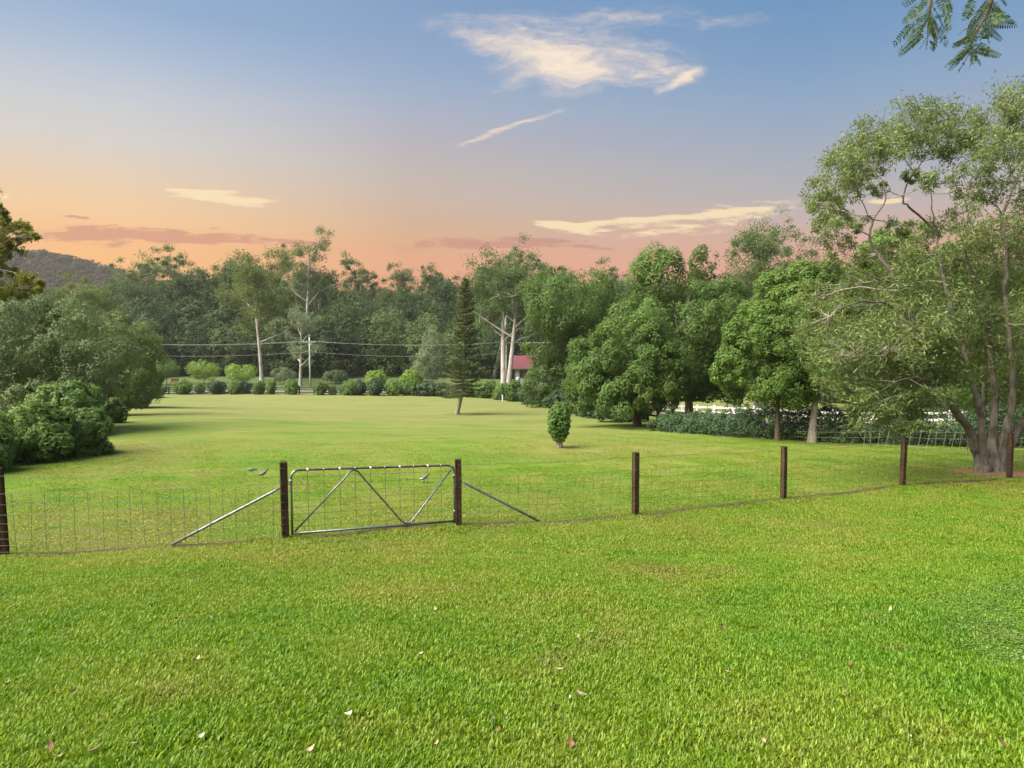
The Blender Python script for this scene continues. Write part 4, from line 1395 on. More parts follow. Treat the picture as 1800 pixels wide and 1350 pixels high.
# ---------------- left boundary trees and bushes
def build_left():
    g = 'trees along the left side of the paddock'
    d = 31.0; b = np.array([at(70, 720, d)[0], d, 0]); b[2] = gm(b[0], b[1])
    blob_tree('spreading_tree', 'broad drooping grey green tree with leaning dark limbs above the left bushes', b, d,
              [(60, 590, 90, 62, 0), (-20, 600, 80, 60, 0), (135, 615, 62, 62, 0), (170, 650, 36, 58, -.5), (60, 640, 95, 42, 1), (120, 685, 40, 40, -1), (155, 690, 36, 40, -.5), (85, 705, 60, 34, -1.2), (-40, 670, 60, 60, 0), (10, 560, 60, 36, .5)],
              M['grey_leaf'], M['bark_dark'], 80000, 28, .135, 61, .22, group=g, keep=.9, density=.7, fill=.06, droop=.5, aspect=.42)
    d = 44.0; b = np.array([at(190, 715, d)[0], d, 0]); b[2] = gm(b[0], b[1])
    blob_tree('spreading_tree', 'olive green rounded tree between the grey green tree and the light green one', b, d,
              [(205, 620, 40, 48, 0), (180, 650, 40, 50, 0), (225, 655, 30, 44, 0), (200, 685, 36, 26, 0)],
              M['olive_leaf'], M['bark_dark'], 24000, 18, .18, 62, .18, group=g, droop=.4, density=.7)
    d = 58.0; b = np.array([at(240, 702, d)[0], d, 0]); b[2] = gm(b[0], b[1])
    blob_tree('spreading_tree', 'light green rounded tree at the far end of the left boundary row', b, d,
              [(238, 635, 34, 40, 0), (255, 655, 22, 32, 0), (225, 665, 30, 30, 0), (248, 680, 22, 18, 0)],
              M['lime_dark'], M['bark_dark'], 20000, 14, .20, 63, .2, group=g, droop=.4, density=.7)
    # gum leaning in from off the frame
    d = 21.0; rng = np.random.default_rng(64)
    b = np.array([-19.6, 22.0, 0]); b[2] = gm(b[0], b[1])
    root = thing('gum_tree', 'yellow green gum branches reaching in at the left edge above the bushes', 'tree', b)
    cl = [(0, 395, 26), (22, 402, 24), (48, 408, 20), (62, 408, 12), (12, 380, 16), (5, 370, 12), (12, 440, 26), (40, 425, 16), (-20, 420, 40), (0, 470, 26), (20, 495, 30), (48, 492, 26), (70, 502, 14), (-20, 500, 40), (-60, 400, 50), (-70, 470, 55), (-110, 430, 60), (-90, 340, 55), (10, 515, 20), (35, 512, 18), (-30, 350, 30), (-140, 500, 60)]
    mb = MB()
    pts = bez((0, 0, -.3), at(-70, 430, 21.5) - b, (0.2, 0, 0), 8)
    mb.tube(pts, np.linspace(.26, .08, 8), 8, False)
    cen, rad = [], []
    for (px, py, r) in cl:
        c = at(px, py, d + rng.uniform(-1, 1)) - b; R = r * d / F
        br = branch(mb, pts[rng.integers(4, 8)], c, .045, .008, rng, .12, 6, 5)
        for _ in range(max(4, int(r / 3.2))):
            u = unit(1, rng)[0] * R * rng.uniform(.3, 1.0)
            mb.tube(bez(br[-2], c + u, (0, 0, 0), 3), [.01, .006, .003], 4, False)
            cen.append(c + u); rad.append(R * .34)
    obj('trunk', mb.mesh('trunk', M['bark_grey'], True), root)
    obj('crown', quads_mesh('crown', clump_leaves(cen, rad, 105, .11, .34, rng, .4, .9), M['edge_leaf']), root)
    # bushes at the paddock edge
    g2 = 'bushes at the left edge of the paddock'
    rng = np.random.default_rng(66)
    for i, (px, py, rx, ry, mat, lab) in enumerate([
        (118, 800, 44, 60, 'shrub_leaf', 'glossy dark green bush at the front corner of the left hedge line'),
        (30, 815, 60, 72, 'bright_leaf', 'bright green bush at the left edge of the view beside the fence post'),
        (95, 770, 50, 78, 'shrub_leaf', 'tall leafy bush standing under the drooping grey green tree'),
        (-110, 840, 70, 100, 'shrub_leaf', 'leafy bush just outside the left edge of the paddock'),
        (197, 743, 17, 38, 'bright_leaf', 'small thin bush alone at the lawn edge below the left trees'),
        (228, 718, 22, 22, 'grey_leaf', 'low grey green bush further along the left lawn edge'),
        (262, 700, 16, 18, 'hedge_leaf', 'dark low bush at the far left corner of the paddock')]):
        b = gp(px, py); k = b[1] / F
        X, Z = rx * k, ry * k
        bl = [((-X * .15, X * .7, Z * .5), (X, X * .9, Z * .52)), ((X * .35, X * .4, Z * .35), (X * .7, X * .6, Z * .38)), ((-X * .5, X * .5, Z * .3), (X * .6, X * .6, Z * .33)), ((X * .1, X, Z * .78), (X * .6, X * .6, Z * .25))]
        if i == 4: bl = [((0, 0, Z * .55), (X * .8, X * .8, Z * .4)), ((X * .6, 0, Z * .4), (X * .6, X * .5, Z * .25))]
        me, C = bush_mesh(bl, 16000 if i < 4 else 4500, max(.2, X * .30), .15 if i < 4 else .16, M[mat], 70 + i)
        r = thing('bush', lab, 'bush', b, g2)
        obj('foliage', me, r)
        obj('stem', stems_mesh([C[j] for j in range(0, len(C), max(1, len(C) // 8))], .035, rng, M['bark_dark'], .15), r)


build_left()

# ---------------- gums
def gum_mesh(h, spread, seed, leafmat, bark, leaf=.42, nleaf=9000, clear=.42, limbs=5, twin=False, clump=.085, flat=.75, tr=None, per_limb=10, top_heavy=1.0):
    """Open-crowned gum: trunk, rising limbs, sub-limbs, each ending in a spray of leaves."""
    rng = np.random.default_rng(seed)
    mb = MB()
    r0 = tr or h * .017
    cen, rad = [], []
    trunks = [(0.0, 0.0)] if not twin else [(-.25, .0), (.45, .1)]
    for ti, (ox, oy) in enumerate(trunks):
        top = np.array([ox * 3 + rng.normal() * .05 * h, oy + rng.normal() * .05 * h, h * (.90 - .04 * ti)])
        tp = bez((ox, oy, -.4), top, (rng.normal() * .03 * h, rng.normal() * .03 * h, 0), 12)
        rr = r0 * np.linspace(1, .18, 12); rr[0] *= 1.35
        mb.tube(tp, rr, 8, False)
        for i in range(limbs):
            f = clear + (.88 - clear) * (i + rng.random() * .6) / limbs
            k = f * 11; a0 = int(k); p0 = tp[a0] + (tp[min(11, a0 + 1)] - tp[a0]) * (k - a0)
            ang = i * 2.4 + rng.normal() * .4 + ti * 1.2
            rch = spread * (.55 + .55 * rng.random()) * (1.15 - .55 * f)
            rise = h * (.10 + .16 * rng.random())
            p1 = p0 + np.array([math.cos(ang) * rch, math.sin(ang) * rch, rise])
            rb = np.interp(k, np.arange(12), rr) * .6
            lp = branch(mb, p0, p1, rb, rb * .3, rng, .10, 7, 6)
            for j in range(per_limb):
                q = lp[rng.integers(3, 7)]
                e = q + unit(1, rng)[0] * h * (.05 + .07 * rng.random()) + np.array([0, 0, h * .03 * top_heavy])
                branch(mb, q, e, rb * .28, rb * .07, rng, .12, 4, 4)
                cen.append(e); rad.append(h * clump * (.32 + .62 * rng.random()))
        for j in range(per_limb):
            e = tp[-1 - rng.integers(0, 3)] + unit(1, rng)[0] * h * .08 + np.array([0, 0, h * .035])
            branch(mb, tp[-2], e, rr[-3] * .5, rr[-1] * .3, rng, .1, 4, 4)
            cen.append(e); rad.append(h * clump * (.6 + .5 * rng.random()))
    V = clump_leaves(cen, rad, max(6, nleaf // len(cen)), leaf, .42, rng, .45, flat)
    return mb.mesh('trunk', bark, True), quads_mesh('crown', V, leafmat)


def base_at(px, d):
    p = at(px, 650, d)
    return np.array([p[0], d, gm(p[0], d)])


def put_gum(px, top_py, d, label, seed, spread_px, **kw):
    b = base_at(px, d)
    h = at(px, top_py, d)[2] - b[2]
    tm, cm = gum_mesh(h, spread_px * d / F, seed, kw.pop('leafmat', M['gum_leaf']), kw.pop('bark', M['bark_white']), **kw)
    return tree_object('gum_tree', label, 'tree', b, tm, cm, kw.pop('group', None))


def build_gums():
    put_gum(460, 447, 140, 'tall broad gum with a straight white trunk in front of the dark forest', 101, 70, nleaf=22000, clear=.34, limbs=9, clump=.10, leaf=.42, leafmat=M['gum_olive'])
    put_gum(532, 418, 165, 'very tall gum with bare white upper limbs and sparse leaf tufts against the sky', 102, 60, nleaf=9000, clear=.52, limbs=6, clump=.06, leaf=.42)
    put_gum(527, 545, 126, 'low gnarled gum with bare twisting white branches beside the left power pole', 103, 62, nleaf=6500, clear=.25, limbs=8, clump=.09, leaf=.34, leafmat=M['pale_leaf'], tr=.34)
    put_gum(888, 452, 118, 'big twin trunked white gum standing by the pole in front of the red roofed house', 104, 85, nleaf=24000, clear=.40, limbs=8, twin=True, clump=.095, leaf=.40, tr=.52)
    put_gum(632, 462, 200, 'sparse domed gum poking above the forest against the pink sky', 105, 55, nleaf=7000, clear=.6, limbs=5, clump=.06, leaf=.5)
    put_gum(703, 478, 210, 'small round dense treetop above the middle of the forest', 106, 26, nleaf=5000, clear=.65, limbs=5, clump=.07, leaf=.5)
    put_gum(762, 470, 200, 'open treetop with loose tufts just left of the pine tip', 107, 45, nleaf=6000, clear=.6, limbs=5, clump=.06, leaf=.5)
    put_gum(866, 440, 150, 'narrow gum with one tall tuft highest in the middle of the skyline', 108, 40, nleaf=7000, clear=.55, limbs=6, clump=.06, leaf=.45)
    put_gum(965, 452, 165, 'wide gum with loose leaf tufts above the dome shaped tree', 109, 60, nleaf=9000, clear=.5, limbs=7, clump=.065, leaf=.45)
    put_gum(1085, 468, 150, 'thin leafed gum showing between the dome shaped tree and the tallest round tree', 110, 60, nleaf=8000, clear=.45, limbs=7, clump=.06, leaf=.42)
    put_gum(1330, 402, 82, 'open gum with drooping sprays rising behind the round crowned trees', 111, 58, nleaf=16000, clear=.42, limbs=8, clump=.08, leaf=.27, bark=M['bark_grey'])
    put_gum(1370, 388, 88, 'left one of two thin saplings with wispy tops against the pink sky', 112, 22, nleaf=3600, clear=.62, limbs=5, clump=.05, leaf=.26, bark=M['bark_grey'], tr=.11)
    put_gum(1398, 394, 88, 'right one of two thin saplings with wispy tops against the pink sky', 113, 22, nleaf=3600, clear=.62, limbs=5, clump=.05, leaf=.26, bark=M['bark_grey'], tr=.11)
    put_gum(318, 440, 190, 'spreading gum with see through top on the left skyline', 114, 85, nleaf=12000, clear=.5, limbs=8, clump=.06, leaf=.48)
    put_gum(255, 452, 200, 'dense topped gum beside the wooded hill on the left skyline', 115, 50, nleaf=9000, clear=.5, limbs=7, clump=.075, leaf=.5)
    put_gum(165, 500, 120, 'olive gum with many thin pale limbs behind the left boundary trees', 116, 60, nleaf=13000, clear=.35, limbs=8, clump=.095, leaf=.4, leafmat=M['gum_olive'])
    put_gum(420, 455, 185, 'dense gum crown behind the tall broad gum', 117, 60, nleaf=11000, clear=.45, limbs=8, clump=.09, leaf=.5)


build_gums()

# ---------------- the forest: six sources, copied tree by tree
def build_forest():
    rng = np.random.default_rng(200)
    kinds = []
    for s in range(4):
        tm, cm = gum_mesh(22, 6.5, 300 + s, M['gum_leaf'] if s % 2 else M['wood_leaf'], M['bark_white'] if s < 2 else M['bark_grey'], nleaf=8500, clear=.38, limbs=8, clump=.105, leaf=.55)
        kinds.append(('gum_tree', tm, cm, 22.0))
    for s in range(3):
        r2 = np.random.default_rng(320 + s)
        bl = [((0, 0, 9), (4.6, 4.6, 3.6)), ((2.8, .5, 7), (3.3, 3.3, 3)), ((-2.6, -1, 6.6), (3.5, 3.2, 3.2)), ((.4, -2.4, 6), (3.4, 3, 3)), ((0, 0, 3.6), (4.6, 4.4, 3.4))]
        V, C = lobed_crown(bl, 9000, 1.25, .52, .5, r2, zmin=.4)
        tm = solid_trunk(8.5, .28, [C[i] * .85 for i in range(0, len(C), max(1, len(C) // 8))], r2, M['bark_dark'])
        kinds.append(('forest_tree', tm, quads_mesh('crown', V, [M['wood_leaf'], M['wood_leaf'], M['gum_leaf']][s]), 12.5))
    LAB = ['dark olive gum among the forest beyond the road', 'airy pale limbed gum among the forest beyond the road', 'grey barked dark gum in the deep forest beyond the road', 'grey barked leafy gum in the deep forest beyond the road',
           'dark bushy tree at the foot of the forest beyond the grass verge', 'broad shaded tree at the foot of the forest beyond the grass verge', 'mid green bushy tree at the foot of the forest']
    protos = {}
    LM = [(0, 'behind the left edge'), (120, 'below the wooded hill'), (225, 'left of the see through gum'), (330, 'behind the red brown bench'), (420, 'beside the tall broad gum'), (530, 'behind the left power pole'), (640, 'under the sparse domed gum'),
          (720, 'behind the pale cone shaped tree'), (800, 'behind the tall pine'), (890, 'behind the twin trunked gum'), (1000, 'behind the dome shaped tree'), (1110, 'right of the dome shaped tree'), (1210, 'behind the tallest round tree'), (1335, 'below the two thin saplings'), (1480, 'behind the white fence'), (1700, 'behind the big spreading tree'), (2000, 'beyond the right edge')]
    seen = {}
    KN = ['dark olive gum', 'airy pale limbed gum', 'grey barked dark gum', 'leafy grey barked gum', 'dark bushy tree', 'broad shaded tree', 'mid green bushy tree']
    def row_label(k, x, y):
        px = 900 + x / y * F
        lm = min(LM, key=lambda q: abs(q[0] - px))[1]
        dp = 'at the foot of the forest' if y < 163 else 'just inside the forest' if y < 174 else 'in the forest front rank' if y < 187 else 'in the forest second rank' if y < 206 else 'in the forest third rank' if y < 228 else 'in the forest fourth rank' if y < 254 else 'on the forest skyline'
        return '%s %s %s' % (KN[k], dp, lm)
    def place(k, x, y, h, rot):
        nm, tm, cm, h0 = kinds[k]
        s = h / h0
        if k not in protos:
            protos[k] = tree_object(nm, LAB[k], 'tree', (0, 0, 0), tm, cm, 'forest trees beyond the road')
            o = protos[k]
        else:
            o = copy_tree(protos[k])
        o.location = (x, y, gm(x, y)); o.rotation_euler = (0, 0, rot)
        w = s * rng.uniform(.9, 1.2)
        o.scale = (w, w, s)
        o['label'] = row_label(k, x, y)
    # foot of the forest: bushy dark trees
    for row, (y, step, hlo, hhi) in enumerate([(158, 9.5, 10, 15.5), (168, 10, 13, 18)]):
        x = -135 + row * 4
        while x < 150:
            if not (x > 12 and y < 170 and x < 40):
                place(4 + int(rng.integers(0, 3)), x + rng.uniform(-2, 2), y + rng.uniform(-3, 3), rng.uniform(hlo, hhi), rng.random() * 6.28)
            x += step
    for row, (y, step) in enumerate([(178, 11), (195, 12), (216, 13), (240, 14), (268, 16)]):
        x = -0.82 * y - 10
        while x < .82 * y + 10:
            # the skyline falls slowly from left to right and rises again
            px = 900 + x / y * F
            sky = np.interp(px, [0, 200, 330, 480, 600, 700, 800, 1000, 1150, 1400, 1800], [505, 495, 478, 472, 492, 500, 492, 478, 490, 485, 470])
            top = at(px, sky + rng.uniform(-6, 22), y)[2]
            h = min(top - gm(x, y), 28) * rng.uniform(.86, 1.0)
            if h > 6:
                place(int(rng.integers(0, 4)), x + rng.uniform(-3, 3), y + rng.uniform(-6, 6), h, rng.random() * 6.28)
            x += step * rng.uniform(.8, 1.2)
    # bushes at the right behind the road, beside the house
    for (px, d, h, k) in [(1040, 140, 11, 5), (860, 150, 10, 4), (820, 152, 11, 6), (1120, 120, 10, 5), (1200, 110, 10, 4), (1420, 100, 11, 5), (1520, 95, 12, 4), (1600, 90, 12, 6), (1700, 85, 12, 5), (1790, 80, 13, 4)]:
        b = base_at(px, d); place(k, b[0], b[1], h, rng.random() * 6)
    # wood on the hill: nobody could count it
    r3 = np.random.default_rng(8)
    bl = [((0, 0, 6), (4, 4, 3)), ((2, 1, 5), (3, 3, 2.6)), ((-2, -1, 5), (3, 3, 2.4))]
    V, C = lobed_crown(bl, 900, 1.3, 1.3, .6, r3)
    hl = leaf_mat('hazed_hill_foliage', [(.030, .034, .022), (.050, .052, .033), (.075, .074, .045)], 0.2, 0.7, 0.1, 0.05)  # brownish leaf colour takes in the haze and backlight over the hill
    srcs = [quads_mesh('hill_crown', V, hl)]
    V, C = lobed_crown([((0, 0, 8), (3, 3, 3.5)), ((1, 0, 5), (3, 3, 3))], 800, 1.2, 1.3, .6, r3)
    srcs.append(quads_mesh('hill_crown', V, hl))
    tri = BVHTree.FromPolygons([tuple(v) for v in HILL_V], [tuple(p.vertices) for p in bpy.data.objects['hill'].data.polygons])
    pts = []
    x0, x1, y0, y1 = HILL_V[:, 0].min(), HILL_V[:, 0].max(), HILL_V[:, 1].min(), HILL_V[:, 1].max()
    for _ in range(5200):
        x, y = r3.uniform(x0 + 40, x1 - 40), r3.uniform(y0 + 10, (y0 + y1) / 2 + 40)
        h = tri.ray_cast(Vector((x, y, 600)), Vector((0, 0, -1)))
        if h[0] and h[0].z > 9: pts.append(h[0][:])
    n = len(pts)
    scatter('wood', np.array(pts), np.stack([0 * r3.random(n), 0 * r3.random(n), r3.random(n) * 6.28], 1), r3.uniform(.9, 1.7, n), r3.integers(0, 2, n), srcs,
            'distant grey green woodland covering the hill on the left')


build_forest()

# ---------------- shrubs along the far rail fence
def build_far_shrubs():
    rng = np.random.default_rng(44)
    protos = []
    for s in range(7):
        bl = [((rng.normal() * .15, rng.normal() * .15, .7 + .3 * rng.random()), (.75 + .35 * rng.random(), .7, .6 + .25 * rng.random()))]
        for _ in range(5):
            bl.append(((rng.uniform(-.95, .95), rng.uniform(-.4, .4), rng.uniform(.4, 1.35)), (rng.uniform(.3, .65), rng.uniform(.3, .6), rng.uniform(.3, .6))))
        me, C = bush_mesh(bl, 4200, .27, .19, M[['shrub_leaf', 'hedge_leaf', 'dark_leaf', 'hedge_leaf', 'shrub_leaf', 'dark_leaf', 'olive_leaf'][s]], 400 + s, keep=.8)
        st = stems_mesh([C[j] for j in range(0, len(C), max(1, len(C) // 6))], .04, rng, M['bark_dark'])
        protos.append((me, st))
    names = 'first second third fourth fifth sixth seventh eighth ninth tenth eleventh twelfth thirteenth fourteenth fifteenth sixteenth seventeenth eighteenth nineteenth twentieth'.split()
    xs = [(283, 22, 20), (322, 26, 27), (352, 18, 20), (385, 27, 26), (412, 20, 24), (430, 22, 26), (455, 22, 24), (478, 20, 24), (515, 24, 27), (562, 20, 22), (585, 17, 18), (612, 28, 27), (634, 24, 27), (661, 32, 30), (690, 24, 27), (716, 30, 30), (748, 28, 27), (775, 30, 28),
          (832, 30, 30), (856, 26, 32), (880, 28, 28), (905, 30, 34), (932, 34, 36), (958, 24, 30)]
    F_ = np.array(FAR_LINE)
    for i, (px, w, h) in enumerate(xs):
        py = np.interp(px, [262, 420, 600, 760, 850, 905, 950, 1000], [692, 692.5, 694, 696, 699, 706, 714, 720])
        b = gp(px, py)
        k = b[1] / F
        me, st = protos[int(rng.integers(0, 7))]
        n = len(xs) - 1 - i
        lab = ('%s leafy shrub from the left along the far dark rail fence' % names[i]) if i < 14 else (('%s leafy shrub from the right end of the far dark rail fence' % names[n]) if n else 'rightmost leafy shrub where the far dark rail fence meets the dome shaped tree')
        r = thing('fence_shrub', lab, 'shrub', b, 'shrubs along the far rail fence', rng.random() * 6.28)
        obj('foliage', me, r); obj('stem', st, r)
        s = w * k / 2.3 * rng.uniform(.8, 1.15) * (1.28 if px > 590 else 1.0)
        r.scale = (s, s, h * k / 1.9)
    # young trees on the verge beyond the road
    sap = [(292, 132, 634, 17, 'bright_leaf', 'leafy young tree on the verge next to the light green boundary tree'), (358, 132, 637, 20, 'lime_leaf', 'neat round yellow green young tree on the verge with a pale trunk'),
           (425, 128, 643, 21, 'lime_leaf', 'olive yellow young tree on the verge left of the straight white gum trunk'), (497, 130, 648, 16, 'pale_leaf', 'half bare young tree with thin pale twigs left of the power pole'),
           (590, 134, 655, 16, 'grey_leaf', 'grey green young tree on the verge right of the left power pole'), (661, 116, 653, 14, 'lime_leaf', 'bright lime young tree standing behind the far fence'),
           (723, 116, 653, 14, 'lime_leaf', 'bright lime young tree nearest the pale cone shaped tree'), (735, 138, 644, 13, 'grey_leaf', 'small silvery bush beside the pale cone shaped tree')]
    for i, (px, d, top, rp, mat, lab) in enumerate(sap):
        b = base_at(px, d); k = d / F
        h = at(px, top, d)[2] - b[2]; R = rp * k
        r2 = np.random.default_rng(500 + i)
        bl = [((0, 0, h * .66), (R, R, h * .30)), ((R * .5, 0, h * .58), (R * .6, R * .6, h * .22)), ((-R * .5, 0, h * .58), (R * .6, R * .6, h * .22))]
        V, C = lobed_crown(bl, 2600 if i == 3 else 5200, R * .3, .27, .5, r2, keep=.5 if i == 3 else .95)
        tr = solid_trunk(h * .75, .09, [C[j] for j in range(0, len(C), max(1, len(C) // 8))], r2, M['bark_white'] if i in (1, 3) else M['bark_grey'])
        tree_object('young_tree', lab, 'tree', b, tr, quads_mesh('crown', V, M[mat]), 'young trees on the far verge')
    # pale conical tree
    d = 122; b = base_at(760, d); k = d / F
    blob_tree('conical_tree', 'pale grey green cone shaped tree left of the tall pine', b, d, [(760, 600, 10, 20), (761, 618, 15, 24), (760, 638, 20, 24), (750, 650, 15, 14), (772, 648, 14, 16)], M['pale_leaf'], M['bark_white'], 9000, 8, .3, 90, .16, zmin=2)


build_far_shrubs()

# ------------------------------------------------------------------ house, poles, small things far off
def build_house():
    d = 128.0
    p = at(896, 660, d); b = np.array([p[0], d, gm(p[0] + 6, d)])
    r = thing('house', 'cream weatherboard house with a dull red roof half hidden by the dome shaped tree', 'house', b)
    cream = plain_mat('cream_boards', (.46, .42, .34), (.52, .48, .40), 1.5, 0.8)
    roofm = plain_mat('red_roof_sheets', (.11, .028, .038), (.145, .040, .050), 1.0, 0.55)
    glass = plain_mat('dark_window_glass', (.03, .035, .04), (.05, .055, .06), 2, 0.15)
    trim = plain_mat('grey_trim', (.16, .17, .17), (.22, .23, .23), 2, 0.7)
    brown = plain_mat('brown_frame', (.10, .05, .04), (.14, .08, .06), 2, 0.7)
    W, D, H = 15.0, 8.0, 3.15
    wx0, wx1, wz0, wz1 = 2.0, 3.7, 1.35, 2.85
    y0 = .9
    mb = MB()
    # front wall with a window opening, then the other walls
    for (x0, x1, z0, z1) in ((.9, wx0, 0, H), (wx1, W, 0, H), (wx0, wx1, 0, wz0), (wx0, wx1, wz1, H)):
        mb.box(((x0 + x1) / 2, y0 + .06, (z0 + z1) / 2 - .1), (x1 - x0, .12, z1 - z0 + (.2 if z0 == 0 else 0)))
    mb.box((.9 + .06, y0 + .12 + D / 2, H / 2), (.12, D, H)); mb.box((W - .06, y0 + .12 + D / 2, H / 2), (.12, D, H)); mb.box((W / 2, y0 + D + .18, H / 2), (W - 1.8, .12, H))
    mb.build('wall', cream, r)
    brd = MB().box((0, 0, 0), (.035, .022, H - .02)).mesh('cover_strip', cream)
    x = 1.2
    while x < W:
        if not (wx0 - .1 < x < wx1 + .1): obj('cover_strip', brd, r, (x, y0 - .011, H / 2))
        x += .5
    obj('corner_board', MB().box((0, 0, H / 2), (.22, .06, H)).mesh('corner_board', brown), r, (.95, y0 - .03, 0))
    rf = MB()
    ry = y0 + .06 + D / 2
    ex = .6
    V = [(-.2, y0 - ex, H - .05), (W + .5, y0 - ex, H - .05), (W + .5, ry, H + 2.35), (-.2, ry, H + 2.35), (W + .5, y0 + D + ex + .2, H - .05), (-.2, y0 + D + ex + .2, H - .05)]
    V2 = [(a, bb, c + .10) for a, bb, c in V]
    rf.add(V + V2, [(0, 3, 2, 1), (3, 5, 4, 2), (6, 7, 8, 9), (9, 8, 10, 11), (0, 1, 7, 6), (4, 5, 11, 10), (1, 2, 8, 7), (2, 4, 10, 8), (3, 0, 6, 9), (5, 3, 9, 11)])
    roof = rf.build('roof', roofm, r)
    rib = MB()
    x = 0.0
    n = np.array([0, ry - (y0 - ex), 2.4]); L = np.linalg.norm(n)
    for i in range(24):
        xx = .1 + i * .64
        rib.tube([(xx, y0 - ex, H + .06), (xx, ry, H + 2.46)], .025, 4)
    rib.build('roof_rib', roofm, roof)
    obj('gutter', MB().box((W / 2, y0 - ex - .06, H - .02), (W + .7, .11, .14)).mesh('gutter', trim), r)
    win = obj('window', MB().box((wx0 - .04, y0, (wz0 + wz1) / 2), (.09, .1, wz1 - wz0 + .16)).box((wx1 + .04, y0, (wz0 + wz1) / 2), (.09, .1, wz1 - wz0 + .16)).box(((wx0 + wx1) / 2, y0, wz1 + .04), (wx1 - wx0 - .02, .1, .09)).box(((wx0 + wx1) / 2, y0 - .01, wz0 - .04), (wx1 - wx0 - .02, .14, .09)).mesh('window', brown), r)
    for i in (0, 1):
        for j in (0, 1):
            cx = wx0 + (wx1 - wx0) * (i + .5) / 2; cz = wz0 + (wz1 - wz0) * (j + .5) / 2
            MB().box((cx, y0 + .05, cz), ((wx1 - wx0) / 2 - .04, .02, (wz1 - wz0) / 2 - .04)).build('pane', glass, win)
    MB().box(((wx0 + wx1) / 2, y0 + .03, (wz0 + wz1) / 2), (.05, .05, wz1 - wz0 - .01)).box(((wx0 + wx1) / 4 * 1 + wx0 / 2 - .0, y0 + .035, (wz0 + wz1) / 2), (.78, .04, .05)).build('glazing_bar', brown, win)
    g = np.array([b[0] + 4.6, d - 2.0, 0]); g[2] = gm(g[0], g[1])
    t = thing('garden_gate', 'dark framed wire gate in front of the cream house wall', 'gate', g)
    f = MB().box((-1, 0, .8), (.07, .06, 1.7)).box((1, 0, .8), (.07, .06, 1.7)).box((0, 0, 1.62), (1.92, .06, .07)).box((0, 0, .1), (1.92, .06, .07))
    f.build('frame', M['dark_rail'], t)
    for i in range(1, 8): MB().box((-1 + i * .25, 0, .86), (.02, .02, 1.4)).build('bar', M['dark_rail'], t)
    g = np.array([b[0] + 1.6, d - 1.2, 0]); g[2] = gm(g[0], g[1])
    t = thing('tank', 'small pale blue rounded tank against the cream house wall', 'tank', g)
    MB().tube([(0, 0, -.05), (0, 0, 0), (0, 0, 1.3), (0, 0, 1.5), (0, 0, 1.6)], [.40, .42, .42, .36, .1], 14).build('barrel', plain_mat('pale_blue_plastic', (.30, .42, .52), None, 3, .6), t, True)
    MB().tube([(0, 0, 1.6), (0, 0, 1.68)], .12, 10).build('lid', trim, t, True)


build_house()


def build_poles():
    defs = [(545, 120.0, 592, 'pale power pole beside the gnarled white gum'), (890, 120.0, 594, 'pale green power pole beside the twin trunked white gum'), (1279, 82.0, 560, 'grey power pole half hidden behind the round crowned trees'), (120, 120.0, 590, 'power pole hidden behind the left boundary trees')]
    ends = []
    for px, d, top, lab in defs:
        b = base_at(px, d); h = at(px, top, d)[2] - b[2]
        r = thing('power_pole', lab, 'power pole', b, 'power poles along the road')
        MB().tube([(0, 0, -.5), (0, 0, h * .5), (0, 0, h)], [.17, .14, .11], 10).build('shaft', M['pole'], r, True)
        a1 = h - 1.0; a2 = h - 2.7
        MB().box((0, -.14, a1), (2.2, .10, .12)).build('crossarm', M['concrete'], r)
        for x in (-1, -.45, .45, 1):
            MB().tube([(x, -.14, a1 + .06), (x, -.14, a1 + .12), (x, -.14, a1 + .16), (x, -.14, a1 + .24)], [.02, .05, .03, .04], 7).build('insulator', M['white_rail'], r, True)
        MB().tube([(0, -.17, a2 - .05), (0, -.17, a2 + .1)], .07, 7).build('bracket', M['galv'], r, True)
        if px == 545:
            MB().tube([(.05, 0, h - .05), (.15, 0, h + .35)], [.09, .12], 8).build('lamp_head', M['galv'], r, True)
            MB().tube([(0.35, 0, a1 - .9), (0.35, 0, a1 - .2)], .15, 10).build('transformer', M['galv'], r, True)
        ends.append((b, a1 + .24, a2))
    w = thing('power_line', 'thin power cables strung across the front of the forest between the poles', 'cable', ends[0][0])
    org = np.array(w.location)
    order = [3, 0, 1, 2]
    for i, j in zip(order[:-1], order[1:]):
        A, B = ends[i], ends[j]
        for off, sag in (((-1, -.14, A[1]), 1.0), ((-.45, -.14, A[1]), .95), ((.45, -.14, A[1]), 1.05), ((1, -.14, A[1]), 1.1), ((0, -.26, A[2]), 1.2)):
            p0 = A[0] + np.array(off); q = np.array(off); q[2] = B[1] if off[2] == A[1] else B[2]
            p1 = B[0] + q
            pts = [p0 + (p1 - p0) * s - np.array([0, 0, sag * 4 * s * (1 - s) * np.linalg.norm(p1 - p0) / 55]) - org for s in np.linspace(0, 1, 17)]
            MB().tube(pts, 0.013 if off[2] == A[1] else .017, 4, False).build('cable', M['cable'], w)


build_poles()


